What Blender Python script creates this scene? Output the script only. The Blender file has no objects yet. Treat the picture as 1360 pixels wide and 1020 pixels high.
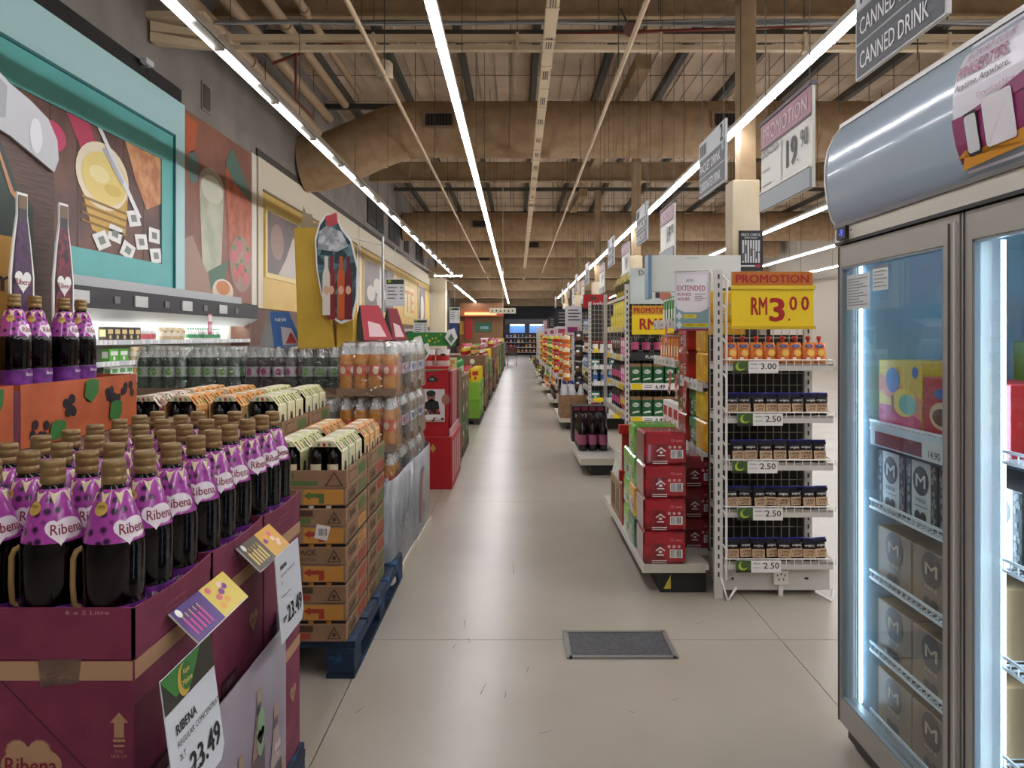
import bpy, math, random
from mathutils import Vector, Matrix
R = random.Random(11)
sc = bpy.context.scene
col = sc.collection
PI = math.pi
# ---------------------------------------------------------------- camera
F, H, CX, CY = 1000.0, 1.45, 687.0, 447.0
cd = bpy.data.cameras.new('camera'); cam = bpy.data.objects.new('camera', cd); col.objects.link(cam)
cam.location = (0, 0, H); cam.rotation_euler = (PI/2, 0, 0)
cd.sensor_fit = 'HORIZONTAL'; cd.sensor_width = 36; cd.lens = 36*F/1360
cd.shift_x = -(CX-680)/1360; cd.shift_y = -(510-CY)/1360
cd.clip_start = 0.05; cd.clip_end = 200
sc.camera = cam
# ---------------------------------------------------------------- world, exposure, light levels
w = bpy.data.worlds.new('world'); sc.world = w; w.use_nodes = True
w.node_tree.nodes['Background'].inputs[0].default_value = (1, .97, .93, 1)
w.node_tree.nodes['Background'].inputs[1].default_value = .3
sc.view_settings.view_transform = 'Standard'; sc.view_settings.look = 'None'
sc.view_settings.exposure = 0.0; sc.view_settings.gamma = 1.0
sc.view_settings.use_curve_mapping = False
STRIP = 44.0      # ceiling tubes
FRIDGE = 15.0     # freezer tubes
CHILL = 16.0      # dairy case tube
try:
    sc.cycles.transparent_max_bounces = 24; sc.cycles.max_bounces = 9; sc.cycles.diffuse_bounces = 5
    sc.cycles.sample_clamp_indirect = 6.0
except Exception: pass

# ---------------------------------------------------------------- materials
def lin(h):
    h = h.lstrip('#')
    if len(h) == 3: h = ''.join(c*2 for c in h)
    o = []
    for i in (0, 2, 4):
        c = int(h[i:i+2], 16)/255
        o.append(c/12.92 if c <= .04045 else ((c+.055)/1.055)**2.4)
    return (*o, 1)
MC = {}
def M(c, r=.55, m=0., c2=None, tex='noise', ts=8., lo=.42, hi=.6, bump=0., bs=60., emit=0., coat=0., spec=.5, stretch=None):
    key = (c, r, m, c2, tex, ts, lo, hi, bump, bs, emit, coat, spec, stretch)
    if key in MC: return MC[key]
    mt = bpy.data.materials.new('m_'+c.strip('#')); mt.use_nodes = True
    nt = mt.node_tree; b = nt.nodes['Principled BSDF']; N = nt.nodes.new; L = nt.links.new
    b.inputs['Base Color'].default_value = lin(c); b.inputs['Roughness'].default_value = r
    b.inputs['Metallic'].default_value = m; b.inputs['Coat Weight'].default_value = coat
    b.inputs['Specular IOR Level'].default_value = spec
    mt.diffuse_color = lin(c)
    if emit:
        b.inputs['Emission Color'].default_value = lin(c); b.inputs['Emission Strength'].default_value = emit
    vec = None
    if c2 or bump:
        tc = N('ShaderNodeTexCoord'); mp = N('ShaderNodeMapping'); L(tc.outputs['Object'], mp.inputs[0]); vec = mp.outputs[0]
        if stretch: mp.inputs['Scale'].default_value = stretch
    if c2:
        if tex == 'spots':
            t = N('ShaderNodeTexVoronoi'); t.inputs['Scale'].default_value = ts; out = t.outputs['Distance']
        elif tex == 'cells':
            t = N('ShaderNodeTexVoronoi'); t.inputs['Scale'].default_value = ts; out = t.outputs['Color']
        elif tex == 'wave':
            t = N('ShaderNodeTexWave'); t.inputs['Scale'].default_value = ts; t.inputs['Distortion'].default_value = .5; out = t.outputs['Fac']
        else:
            t = N('ShaderNodeTexNoise'); t.inputs['Scale'].default_value = ts; t.inputs['Detail'].default_value = 4; out = t.outputs['Fac']
        L(vec, t.inputs['Vector'])
        rp = N('ShaderNodeMapRange'); rp.inputs[1].default_value = lo; rp.inputs[2].default_value = hi; L(out, rp.inputs[0])
        mx = N('ShaderNodeMix'); mx.data_type = 'RGBA'
        mx.inputs[6].default_value = lin(c); mx.inputs[7].default_value = lin(c2)
        L(rp.outputs[0], mx.inputs[0]); L(mx.outputs[2], b.inputs['Base Color'])
    if bump:
        n = N('ShaderNodeTexNoise'); n.inputs['Scale'].default_value = bs; n.inputs['Detail'].default_value = 3; L(vec, n.inputs['Vector'])
        bp = N('ShaderNodeBump'); bp.inputs['Strength'].default_value = bump; bp.inputs['Distance'].default_value = .01
        L(n.outputs['Fac'], bp.inputs['Height']); L(bp.outputs[0], b.inputs['Normal'])
    MC[key] = mt
    return mt
def thin(tint, fac, rough, bump=0., bs=25., gl='#ffffff', ior=1.45):
    """thin clear sheet: see-through with a Fresnel sheen"""
    key = ('thin', tint, fac, rough, bump, bs, gl)
    if key in MC: return MC[key]
    mt = bpy.data.materials.new('m_sheet'); mt.use_nodes = True
    nt = mt.node_tree; nt.nodes.remove(nt.nodes['Principled BSDF']); N = nt.nodes.new; L = nt.links.new
    out = nt.nodes['Material Output']
    t = N('ShaderNodeBsdfTransparent'); t.inputs[0].default_value = lin(tint)
    g = N('ShaderNodeBsdfGlossy'); g.inputs['Roughness'].default_value = rough; g.inputs[0].default_value = lin(gl)
    fr = N('ShaderNodeFresnel'); ge = N('ShaderNodeNewGeometry'); io = N('ShaderNodeMapRange'); io.inputs[3].default_value = ior; io.inputs[4].default_value = 1/ior
    L(ge.outputs['Backfacing'], io.inputs[0]); L(io.outputs[0], fr.inputs[0])
    ad = N('ShaderNodeMath'); ad.operation = 'ADD'; ad.use_clamp = True; ad.inputs[1].default_value = fac
    L(fr.outputs[0], ad.inputs[0])
    mx = N('ShaderNodeMixShader'); L(ad.outputs[0], mx.inputs[0]); L(t.outputs[0], mx.inputs[1]); L(g.outputs[0], mx.inputs[2])
    L(mx.outputs[0], out.inputs[0])
    if bump:
        tc = N('ShaderNodeTexCoord'); n = N('ShaderNodeTexNoise'); n.inputs['Scale'].default_value = bs
        n.inputs['Distortion'].default_value = 1.5; L(tc.outputs['Object'], n.inputs['Vector'])
        bp = N('ShaderNodeBump'); bp.inputs['Strength'].default_value = bump; bp.inputs['Distance'].default_value = .03
        L(n.outputs['Fac'], bp.inputs['Height']); L(bp.outputs[0], g.inputs['Normal']); L(bp.outputs[0], fr.inputs['Normal'])
    MC[key] = mt
    return mt
FILM = thin('#f2f2f0', .11, .14, .9, 14.)
GLASS = thin('#dfe9ec', .02, .02)
CLEAR = thin('#dfe6e4', .10, .08)

# ---------------------------------------------------------------- mesh builder
TG = {}
def tgeo(s, bold):
    k = (s, bold)
    if k in TG: return TG[k]
    cu = bpy.data.curves.new('lettering', 'FONT'); cu.body = s; cu.size = 1; cu.resolution_u = 2; cu.offset = bold
    o = bpy.data.objects.new('lettering', cu)
    me = bpy.data.meshes.new_from_object(o)
    v = [(p.co.x, p.co.y) for p in me.vertices]; f = [tuple(p.vertices) for p in me.polygons]
    bpy.data.objects.remove(o); bpy.data.curves.remove(cu); bpy.data.meshes.remove(me)
    x0 = min(p[0] for p in v); x1 = max(p[0] for p in v); y0 = min(p[1] for p in v); y1 = max(p[1] for p in v)
    hh = y1-y0
    TG[k] = ([((x-x0)/hh, (y-y0)/hh) for x, y in v], f, (x1-x0)/hh)
    return TG[k]
def ell(cx, cz, rx, rz=None, n=20, a0=0, a1=2*PI):
    rz = rx if rz is None else rz
    full = abs(a1-a0-2*PI) < 1e-6
    k = n if full else n+1
    return [(cx+rx*math.cos(a0+(a1-a0)*i/n), cz+rz*math.sin(a0+(a1-a0)*i/n)) for i in range(k)]
def rc(x0, x1, z0, z1): return [(x0, z0), (x1, z0), (x1, z1), (x0, z1)]
def rrect(x0, x1, z0, z1, r, n=4):
    o = []
    for cx, cz, a in ((x1-r, z0+r, -PI/2), (x1-r, z1-r, 0), (x0+r, z1-r, PI/2), (x0+r, z0+r, PI)):
        o += [(cx+r*math.cos(a+PI/2*i/n), cz+r*math.sin(a+PI/2*i/n)) for i in range(n+1)]
    return o
def heart(cx, cz, s, n=24):
    o = []
    for i in range(n):
        t = 2*PI*i/n
        o.append((cx+s*16*math.sin(t)**3/17, cz+s*(13*math.cos(t)-5*math.cos(2*t)-2*math.cos(3*t)-math.cos(4*t))/17))
    return o[::-1]
class MB:
    def __init__(s, T=None, eps=.0007):
        s.v = []; s.f = []; s.fm = []; s.sm = []; s.mats = []; s.T = T; s.map = None; s.eps = eps
    def add(s, vs, fs, m, smooth=False):
        if m not in s.mats: s.mats.append(m)
        k = s.mats.index(m); b = len(s.v)
        for p in vs:
            p = Vector(p)
            if s.map: p = Vector(s.map(p))
            if s.T is not None: p = s.T @ p
            s.v.append(p)
        for f in fs:
            s.f.append([b+i for i in f]); s.fm.append(k); s.sm.append(smooth)
        return s
    def box(s, x0, x1, y0, y1, z0, z1, m):
        if x1 < x0: x0, x1 = x1, x0
        if y1 < y0: y0, y1 = y1, y0
        vs = [(x0,y0,z0),(x1,y0,z0),(x1,y1,z0),(x0,y1,z0),(x0,y0,z1),(x1,y0,z1),(x1,y1,z1),(x0,y1,z1)]
        return s.add(vs, [(3,2,1,0),(4,5,6,7),(0,1,5,4),(1,2,6,5),(2,3,7,6),(3,0,4,7)], m)
    def cbox(s, x0, x1, y0, y1, z0, z1, m, c=.006):
        """box with chamfered edges"""
        vs = []; idx = {}
        X = (x0, x1); Y = (y0, y1); Z = (z0, z1)
        for i in (0, 1):
            for j in (0, 1):
                for k in (0, 1):
                    sx, sy, sz = (1-2*i)*c, (1-2*j)*c, (1-2*k)*c
                    for a, p in enumerate(((X[i], Y[j]+sy, Z[k]+sz), (X[i]+sx, Y[j], Z[k]+sz), (X[i]+sx, Y[j]+sy, Z[k]))):
                        idx[i, j, k, a] = len(vs); vs.append(p)
        q = lambda *t: tuple(idx[x] for x in t)
        fs = [q((0,0,0,0),(0,0,1,0),(0,1,1,0),(0,1,0,0)), q((1,0,0,0),(1,1,0,0),(1,1,1,0),(1,0,1,0)),
              q((0,0,0,1),(1,0,0,1),(1,0,1,1),(0,0,1,1)), q((0,1,0,1),(0,1,1,1),(1,1,1,1),(1,1,0,1)),
              q((0,0,0,2),(0,1,0,2),(1,1,0,2),(1,0,0,2)), q((0,0,1,2),(1,0,1,2),(1,1,1,2),(0,1,1,2))]
        for i in (0, 1):
            for j in (0, 1):
                fs.append(q((i,j,0,0),(i,j,0,1),(i,j,1,1),(i,j,1,0)) if i == j else q((i,j,0,1),(i,j,0,0),(i,j,1,0),(i,j,1,1)))
                fs.append(q((i,0,j,2),(i,0,j,0),(i,1,j,0),(i,1,j,2)) if i == j else q((i,0,j,0),(i,0,j,2),(i,1,j,2),(i,1,j,0)))
                fs.append(q((0,i,j,1),(0,i,j,2),(1,i,j,2),(1,i,j,1)) if i == j else q((0,i,j,2),(0,i,j,1),(1,i,j,1),(1,i,j,2)))
                for k in (0, 1):
                    t = ((i,j,k,0),(i,j,k,1),(i,j,k,2))
                    fs.append(q(*t) if (i+j+k) % 2 else q(*t[::-1]))
        return s.add(vs, fs, m)
    def lathe(s, prof, m, n=16, c=(0,0,0), sx=1., sy=1., smooth=True, cap=True):
        vs = []; fs = []
        for r, z in prof:
            for i in range(n):
                a = 2*PI*i/n
                vs.append((c[0]+r*sx*math.cos(a), c[1]+r*sy*math.sin(a), c[2]+z))
        for j in range(len(prof)-1):
            for i in range(n):
                a, b = j*n+i, j*n+(i+1) % n
                fs.append((a, b, b+n, a+n))
        s.add(vs, fs, m, smooth)
        if cap:
            k = len(prof)-1
            s.add(vs[:n], [tuple(range(n))[::-1]], m); s.add(vs[k*n:], [tuple(range(n))], m)
        return s
    def tube(s, pts, r, m, n=8, smooth=True, cap=True, ry=None):
        pts = [Vector(p) for p in pts]; vs = []; fs = []
        prev = None
        for i, p in enumerate(pts):
            d = (pts[min(i+1, len(pts)-1)]-pts[max(i-1, 0)]).normalized()
            u = d.cross(Vector((0, 0, 1)))
            if u.length < 1e-4: u = d.cross(Vector((0, 1, 0))) if prev is None else prev
            u.normalize()
            if prev is not None and u.dot(prev) < 0: u = -u
            prev = u; v = d.cross(u)
            rr = r[i] if isinstance(r, (list, tuple)) else r
            for k in range(n):
                a = 2*PI*k/n+PI/n
                vs.append(p+u*math.cos(a)*rr+v*math.sin(a)*(ry or rr))
        for i in range(len(pts)-1):
            for k in range(n):
                a, b = i*n+k, i*n+(k+1) % n
                fs.append((a, a+n, b+n, b))
        s.add(vs, fs, m, smooth)
        if cap: s.add(vs[:n], [tuple(range(n))], m); s.add(vs[-n:], [tuple(range(n))[::-1]], m)
        return s
    def bar(s, p, q, r, m, n=4): return s.tube([p, q], r, m, n, False)
    def prism(s, poly, y0, y1, m, m2=None):
        """polygon in (x, z), CCW seen from -y, extruded from y0 (front) to y1"""
        n = len(poly)
        vs = [(x, y0, z) for x, z in poly]+[(x, y1, z) for x, z in poly]
        s.add(vs, [tuple(range(n)), tuple(range(2*n-1, n-1, -1))], m)
        return s.add(vs, [((i+1) % n, i, i+n, (i+1) % n+n) for i in range(n)], m2 or m)
    def flat(s, poly, m, l=1, y=0.): return s.add([(x, y-l*s.eps, z) for x, z in poly], [tuple(range(len(poly)))], m)
    def rect(s, x0, x1, z0, z1, m, l=1, y=0.): return s.flat(rc(x0, x1, z0, z1), m, l, y)
    def disc(s, poly, m, l=1, y=0., rings=4):
        cx = sum(p[0] for p in poly)/len(poly); cz = sum(p[1] for p in poly)/len(poly); n = len(poly)
        vs = [(cx, y-l*s.eps, cz)]; fs = []
        for j in range(1, rings+1):
            for x, z in poly: vs.append((cx+(x-cx)*j/rings, y-l*s.eps, cz+(z-cz)*j/rings))
        for i in range(n): fs.append((0, 1+i, 1+(i+1) % n))
        for j in range(rings-1):
            for i in range(n):
                a, b = 1+j*n+i, 1+j*n+(i+1) % n
                fs.append((a, a+n, b+n, b))
        return s.add(vs, fs, m)
    def txt(s, t, x, z, h, m, w=None, al='c', l=2, y=0., bold=.014):
        v, f, asp = tgeo(t, 0.); w = w or asp*h; k = bold*h*.9
        x0 = x-(w/2 if al == 'c' else w if al == 'r' else 0)
        for q, (dx, dz) in enumerate(((0, 0),) if bold < .008 else ((-k, 0), (k, 0)) if bold < .015 else ((-k, -k*.5), (k, k*.5), (0, -k*.5), (0, k*.5), (-k, k*.5), (k, -k*.5))):
            s.add([(x0+dx+a/asp*w, y-(l+.11*q)*s.eps, z+dz+b*h) for a, b in v], f, m)
        return s
    def bars(s, x0, x1, z0, z1, m, n, seed=1, l=2, y=0.):
        q = random.Random(seed); dx = (x1-x0)/n
        for i in range(n):
            wd = dx*q.choice((.3, .5, .7))
            s.rect(x0+i*dx, x0+i*dx+wd, z0, z1, m, l, y)
        return s
    def mesh(s, name):
        me = bpy.data.meshes.new(name)
        me.from_pydata([tuple(p) for p in s.v], [], s.f)
        for m in s.mats: me.materials.append(m)
        me.polygons.foreach_set('material_index', s.fm); me.polygons.foreach_set('use_smooth', s.sm)
        me.update()
        return me
SEEN = {}
def tag(o, label=None, cat=None, group=None, kind=None):
    if label:
        SEEN[label] = SEEN.get(label, 0)+1
        o['label'] = label
    if cat: o['category'] = cat
    if group: o['group'] = group
    if kind: o['kind'] = kind
    return o
def ob(name, me, parent=None, loc=(0,0,0), rz=0., **k):
    if isinstance(me, MB): me = me.mesh(name)
    o = bpy.data.objects.new(name, me); col.objects.link(o)
    o.location = loc; o.rotation_euler = (0, 0, rz)
    if parent: o.parent = parent
    return tag(o, **k)
def thing(name, label, cat, loc=(0,0,0), rz=0., group=None):
    o = bpy.data.objects.new(name, None); col.objects.link(o); o.location = loc; o.rotation_euler = (0, 0, rz)
    o.empty_display_size = .1
    return tag(o, label, cat, group)
def dup(root, loc, rz, label, group=None):
    r = root.copy(); col.objects.link(r); r.location = loc; r.rotation_euler = (0, 0, rz)
    tag(r, label, None, group)
    for ch in list(root.children):
        c = ch.copy(); col.objects.link(c); c.parent = r
        for g in list(ch.children):
            d = g.copy(); col.objects.link(d); d.parent = c
    return r
ORD = 'first second third fourth fifth sixth seventh eighth ninth tenth eleventh twelfth thirteenth fourteenth fifteenth sixteenth seventeenth eighteenth nineteenth twentieth'.split()
ORD += ['twenty-'+o for o in ORD[:9]]+['thirtieth']
def at(px, py, Y): return Vector(((px-CX)*Y/F, Y, H-(py-CY)*Y/F))
RW = -PI/2   # faces the aisle from the right-hand side (towards -X)
LW = PI/2    # faces the aisle from the left-hand side (towards +X)
WHITE = M('#e6e4e0', .45); OFFW = M('#d9d5cc', .5); BLACK = M('#141416', .5); INK = M('#1b1b1d', .6)
STEEL = M('#b9b9b6', .3, .9); GREYM = M('#8d8d8b', .4, .5); DGREY = M('#3b3c3f', .55); LGREY = M('#c3c4c4', .5)
RED = M('#a8131c', .4); DRED = M('#7d1220', .45); YEL = M('#e8c81c', .45); ORANGE = M('#dc7a1e', .45)
GREEN = M('#2f8a38', .45); BLUE = M('#1f4fa3', .45); PURP = M('#6a2a82', .4); CARD = M('#a98a68', .8, c2='#97795a', ts=14., bump=.15, bs=120.)
CARD2 = M('#8f6f50', .8, c2='#7d5f43', ts=14.); PINK = M('#d98aa5', .45); CREAM = M('#e6dcc0', .5); BROWN = M('#5a3a26', .6)
TAG = M('#eceef0', .4)
# ================================================================ SETTING
conc = M('#aaa396', .29, c2='#9e9688', ts=1.3, lo=.35, hi=.7, bump=.03, bs=7.)
fl = ob('floor', MB().box(-5.3, 14.3, -6.3, 61, -.12, -.016, M('#4a443c', .8)), kind='structure')
xs = [-5.3, -2.95, -.70, 1.26, 3.6, 7, 14.3]; ys = [-6.3, -2.4, .6, 3.6, 6.6, 9.6, 12.6, 20, 30, 40, 61]
for i in range(len(xs)-1):
    for j in range(len(ys)-1):
        ob('floor_slab', MB().box(xs[i]+.002, xs[i+1]-.002, ys[j]+.002, ys[j+1]-.002, -.016, 0, conc), fl)
sk = MB(); q = random.Random(6)
for x, y, dx, dy in ((-.15, 3.05, .02, .1), (.05, 3.3, -.01, -.05), (-.3, 3.5, .01, .05), (-.27, 3.85, .012, -.12), (-.235, 3.62, .01, -.06), (.62, 3.0, .03, .02), (.9, 3.8, .05, .03), (-.02, 4.6, -.01, .25), (.45, 2.9, -.02, .02), (.08, 2.75, .05, .02), (-.05, 3.02, .004, .06), (-.62, 2.9, .02, .05)):
    L_ = math.hypot(dx, dy); nx, ny = -dy/L_*.0018, dx/L_*.0018
    sk.add([(x-nx, y-ny, .0006), (x+nx, y+ny, .0006), (x+dx+nx*.4, y+dy+ny*.4, .0006), (x+dx-nx*.4, y+dy-ny*.4, .0006)], [(3,2,1,0)], M('#5f584f', .7))
ob('scuff_marks', sk, fl)
# floor hatch
t = thing('floor_hatch', 'grey metal floor access hatch set in the aisle floor', 'hatch', (.475, 3.54, 0))
mb = MB()
for s in (-1, 1):
    mb.box(s*.24-.012, s*.24+.012, -.155, .155, .001, .009, GREYM); mb.box(-.24, .24, s*.145-.01, s*.145+.01, .001, .009, GREYM)
ob('hatch_frame', mb, t)
ob('hatch_plate', MB().box(-.226, .226, -.133, .133, .001, .006, M('#55575a', .55, .4, c2='#47494c', ts=50., bump=.5, bs=150.)), t)
# roof
deck = M('#d3c0ab', .75, c2='#c5b19b', ts=1.); beam = M('#a08868', .7, c2='#927a5a', ts=3.); dark = M('#45443c', .6)
ZR = 7.7
mb = MB(); x = -5.3
while x < 14.2:       # roof sheets with raised seams
    mb.box(x, x+.39, -6.3, 61, ZR, ZR+.06, deck); mb.box(x+.39, x+.4, -6.3, 61, ZR-.03, ZR+.06, deck); x += .4
for k in range(34): mb.box(-5.3, 14.3, -6+2*k, -5.985+2*k, ZR-.012, ZR, M('#6d5d4c', .8))
ce = ob('ceiling', mb, kind='structure')
for i in range(12):
    X = -4.4+1.6*i
    ob('purlin', MB().box(X-.07, X+.07, -6, 60.8, ZR-.2, ZR, dark), ce)
for Y in (14.9, 19.6, 23.2, 27.6, 30.6, 36.4, 42, 48, 55):
    ob('roof_beam', MB().box(-5, 14, Y-.06, Y+.06, ZR-.34, ZR-.2, dark), ce)
for Y in (12.5, 21.4, 25.6, 36.0, 49.5):
    mb = MB(); mb.box(-5, 14, Y-.02, Y+.02, ZR-.95, ZR-.36, beam); mb.box(-5, 14, Y-.14, Y+.14, ZR-.99, ZR-.95, beam); mb.box(-5, 14, Y-.14, Y+.14, ZR-.36, ZR-.34, beam)
    ob('roof_girder', mb, ce)
for Y, z0, z1 in ((42.2, 4.75, 5.3), (48.6, 4.45, 5.1), (55.2, 4.25, 4.85), (59.4, 3.85, 4.5)):
    ob('crossbeam', MB().box(-4.95, 13.95, Y-.2, Y+.2, z0, z1, beam), ce)
for X in (2.62, 9.6):
    for a in range(6):
        Y0 = 8.5+7.1*a
        mb = MB(); mb.add([(X-.16, Y0, 7.0), (X+.16, Y0, 7.0), (X+.16, Y0+6.9, 7.35), (X-.16, Y0+6.9, 7.35), (X-.16, Y0, 7.3), (X+.16, Y0, 7.3), (X+.16, Y0+6.9, 7.5), (X-.16, Y0+6.9, 7.5)],
            [(3,2,1,0),(4,5,6,7),(0,1,5,4),(1,2,6,5),(2,3,7,6),(3,0,4,7)], beam)
        ob('tapered_rafter', mb, ce)
mb = MB()
for i in range(10):     # thin suspension rods
    for j in range(14):
        X, Y = -4.2+1.9*i+R.uniform(-.3, .3), 9+3.6*j+R.uniform(-1, 1)
        if all(abs(Y-d) > .9 for d in (17.3, 32.6, 39.5, 46, 53, 57)): mb.bar((X, Y, 4.9+R.uniform(0, 1.2)), (X, Y, ZR-.1), .008, dark)
ob('trim_1', mb, kind='structure')
# walls
grey = M('#817a72', .75, c2='#777068', ts=1.2); brownw = M('#6b4a38', .6, c2='#5d3f2f', ts=5.)
wl = ob('wall_left', MB().box(-5.3, -5, -6.3, 61, 0, ZR, grey), kind='structure')
ob('wainscot', MB().box(-5, -4.985, 13.1, 43, 0, 1.98, brownw), wl)
mb = MB().box(-5, -4.97, -6, 11.15, 4.9, 5.1, BLACK); mb.box(-5, -4.97, 14.4, 43, 4.9, 5.06, M('#3a332c', .7))
ob('dark_band', mb, wl)
ob('wall_far', MB().box(-5.3, 14.3, 60.8, 61, 0, ZR, M('#6f6250', .7)), kind='structure')
ob('wall_right', MB().box(14, 14.3, -6.3, 61, 0, ZR, M('#a39a8d', .7)), kind='structure')
ob('wall_back', MB().box(-5.3, 14.3, -6.5, -6.3, 0, ZR, M('#a39a8d', .7)), kind='structure')
pc = M('#cdbfa4', .6, c2='#c4b596', ts=2.)
ob('pillar', MB().cbox(-5, -4.1, 43, 43.9, 0, 5.0, M('#d8cfb4', .6), .02), kind='structure')
for Y in (9.4, 18.2, 27, 35.8, 44.4):
    mb = MB().cbox(2.69, 3.03, Y, Y+.34, 0, 3.41, pc, .01); mb.cbox(2.8, 3.0, Y+.05, Y+.29, 3.41, 6.7, beam, .01)
    ob('pillar', mb, kind='structure')
for i, (y0, y1) in enumerate(((25, 28), (29.2, 31.8), (33.2, 34.6), (37, 40))):
    mb = MB(LWm := Matrix.Translation((-5, 0, 0)) @ Matrix.Rotation(LW, 4, 'Z'))
    mb.box(y0, y1, -.03, .0, 5.25, 6.3, M('#1d1a18', .6))
    for z in range(9): mb.box(y0+.04, y1-.04, -.05, -.03, 5.3+z*.11, 5.34+z*.11, M('#37322d', .6))
    mb.box((y0+y1)/2-.03, (y0+y1)/2+.03, -.06, -.03, 5.25, 6.3, M('#37322d', .6))
    ob('wall_louvre', mb, label='dark slatted louvre high on the grey wall, %s along' % ORD[i], cat='vent', group='louvres high on the wall')
mb = MB(LWm).box(11.9, 12.25, -.02, 0, 5.05, 5.5, GREYM); mb.box(11.95, 12.2, -.03, -.02, 5.09, 5.46, M('#4c4135', .7))
ob('wall_grille', mb, label='small upright brown vent grille on the grey upper wall', cat='vent')
t = thing('camera_bracket', 'small security camera on bracket above the turquoise mural', 'camera', (-5, 9.95, 5.0))
ob('bracket', MB().box(0, .12, -.02, .02, .0, .03, GREYM), t); ob('camera_body', MB().box(.08, .16, -.12, .08, .03, .1, LGREY), t)
ob('cable', MB().tube([(.1, 0, 0), (.11, .06, -.12), (.1, .1, -.15), (.02, .05, -.05)], .006, BLACK, 5), t)

# ================================================================ DUCTS AND SERVICES
dm = M('#a68b6b', .6, c2='#997e5e', ts=4., bump=.1, bs=6.)
def duct(Y, zc, r, ends, label, elbow=True):
    t = thing('air_duct', label, 'duct', (0, Y, zc))
    pts = []
    if elbow:
        for a in range(9):
            u = a/8; sm = u*u*(3-2*u)
            pts.append((-4.95+2.7*u, 1.2*(1-sm)*.2, -.75*(1-sm)))
        x = -2.25
    else: x = -4.9; pts.append((x, 0, 0))
    while x < 13.3: x += .5; pts.append((x, 0, 0))
    ob('duct_body', MB().tube(pts, r, dm, 20), t)
    ring = MB().tube([(-.012, 0, 0), (.012, 0, 0)], r+.012, dm, 20).mesh('seam_ring')
    for i, p in enumerate(pts[9:] if elbow else pts): ob('seam_ring', ring, t, p)
    if elbow:
        for i in (1, 3, 5, 7):
            p, q = Vector(pts[i]), Vector(pts[i+1]); d = (q-p).normalized()*.02; ob('seam_ring', MB().tube([p-d, p+d], r+.015, dm, 20), t)
    for gx in ends:
        g = ob('duct_grille', MB().box(gx-.36, gx+.36, -r-.05, -r+.3, -.14, .22, M('#8a735a', .6)), t)
        mb = MB().box(gx-.3, gx+.3, -r-.056, -r-.05, -.09, .17, M('#191613', .7))
        for k in range(9): mb.box(gx-.3+.0667*k+.03, gx-.3+.0667*k+.04, -r-.066, -r-.056, -.09, .17, M('#4a4036', .6))
        ob('grille_slats', mb, g)
duct(17.3, 6.2, .64, (-1.73, 4.66), 'big brown round duct with elbow into the grey wall')
duct(32.6, 6.2, .6, (-1.6, 5.2), 'second brown duct, behind the elbowed one', False)
duct(46, 6.15, .58, (-2.0,), 'third brown duct counted from the elbowed one', False)
duct(53, 6.15, .5, (), 'fourth brown duct counted from the elbowed one', False)
duct(57, 5.9, .5, (), 'last brown duct close to the far wall', False)
duct(39.5, 6.15, .55, (.8,), 'brown duct between the second and third big ones', False)
t = thing('cable_trunking', 'cream cable trunking crossing over the aisle below grey cables', 'trunking', (0, 10.5, 5.55))
tr = M('#c9b596', .55)
mb = MB().box(-4.1, 13.9, -.05, .05, .02, .1, tr); mb.box(-4.1, 13.9, -.05, .05, -.12, -.05, tr)
ob('trunking', mb, t)
mb = MB()
for dz in (.06, -.085):
    mb.add([(-4.95, -.35, dz-.03), (-4.1, -.05, dz-.03), (-4.1, .05, dz-.03), (-4.95, -.15, dz-.03), (-4.95, -.35, dz+.1), (-4.1, -.05, dz+.04), (-4.1, .05, dz+.04), (-4.95, -.15, dz+.1)], [(3,2,1,0),(4,5,6,7),(0,1,5,4),(1,2,6,5),(2,3,7,6),(3,0,4,7)], tr)
mb.box(-4.99, -4.2, -.4, -.1, .2, .27, tr); ob('trunking_elbow', mb, t)
mb = MB()
for x in range(-4, 14, 2): mb.box(x-.02, x+.02, -.07, .07, -.14, .12, tr); mb.bar((x, 0, .1), (x, 0, 2.1), .008, dark)
ob('bracket', mb, t)
t = thing('cable_bundle', 'bundle of grey cables sagging on the cream trunking', 'cables', (0, 10.5, 5.77))
for i in range(6):
    pts = [(-4.2+1.2*k, -.05+.03*i-.05, .02*i+.05*math.sin(k*.9+i)*(k > 5)+.015*math.sin(k*2.1+i)) for k in range(16)]
    ob('cable', MB().tube(pts, .018, M(('#9a9a9a', '#787a7c', '#a9aaab', '#55585c')[i % 4], .45), 6), t)
t = thing('cable_tray', 'perforated cream cable tray running down the aisle ceiling', 'tray', (.41, 0, 5.3))
mb = MB()
for s in (-1, 1): mb.box(s*.07-.006, s*.07+.006, 3, 60, -.04, .05, tr)
mb.box(-.07, .07, 3, 60, -.045, -.035, tr)
for k in range(60): mb.box(-.085, .085, 3+k*.95, 3.04+k*.95, -.06, -.045, tr)
ob('tray', mb, t); mb = MB()
for k in range(18):
    if all(abs(4+k*3.2-d) > 1 for d in (17.3, 32.6, 39.5, 46, 53, 57)): mb.bar((0, 4+k*3.2, .05), (0, 4+k*3.2, 2.3), .008, dark)
ob('hanger', mb, t)
mb = MB()
for k in range(14):
    for s in (-.03, .0, .03): mb.box(s-.008, s+.008, 6+k*1.2, 6.35+k*1.2, -.049, -.045, M('#5d5345', .7))
ob('slots', mb, t)
CLR = lambda y: all(abs(y-d) > r for d, r in ((17.3, .8), (32.6, .75), (46, .75), (53, .7), (39.5, .75), (57, .7)))
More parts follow.
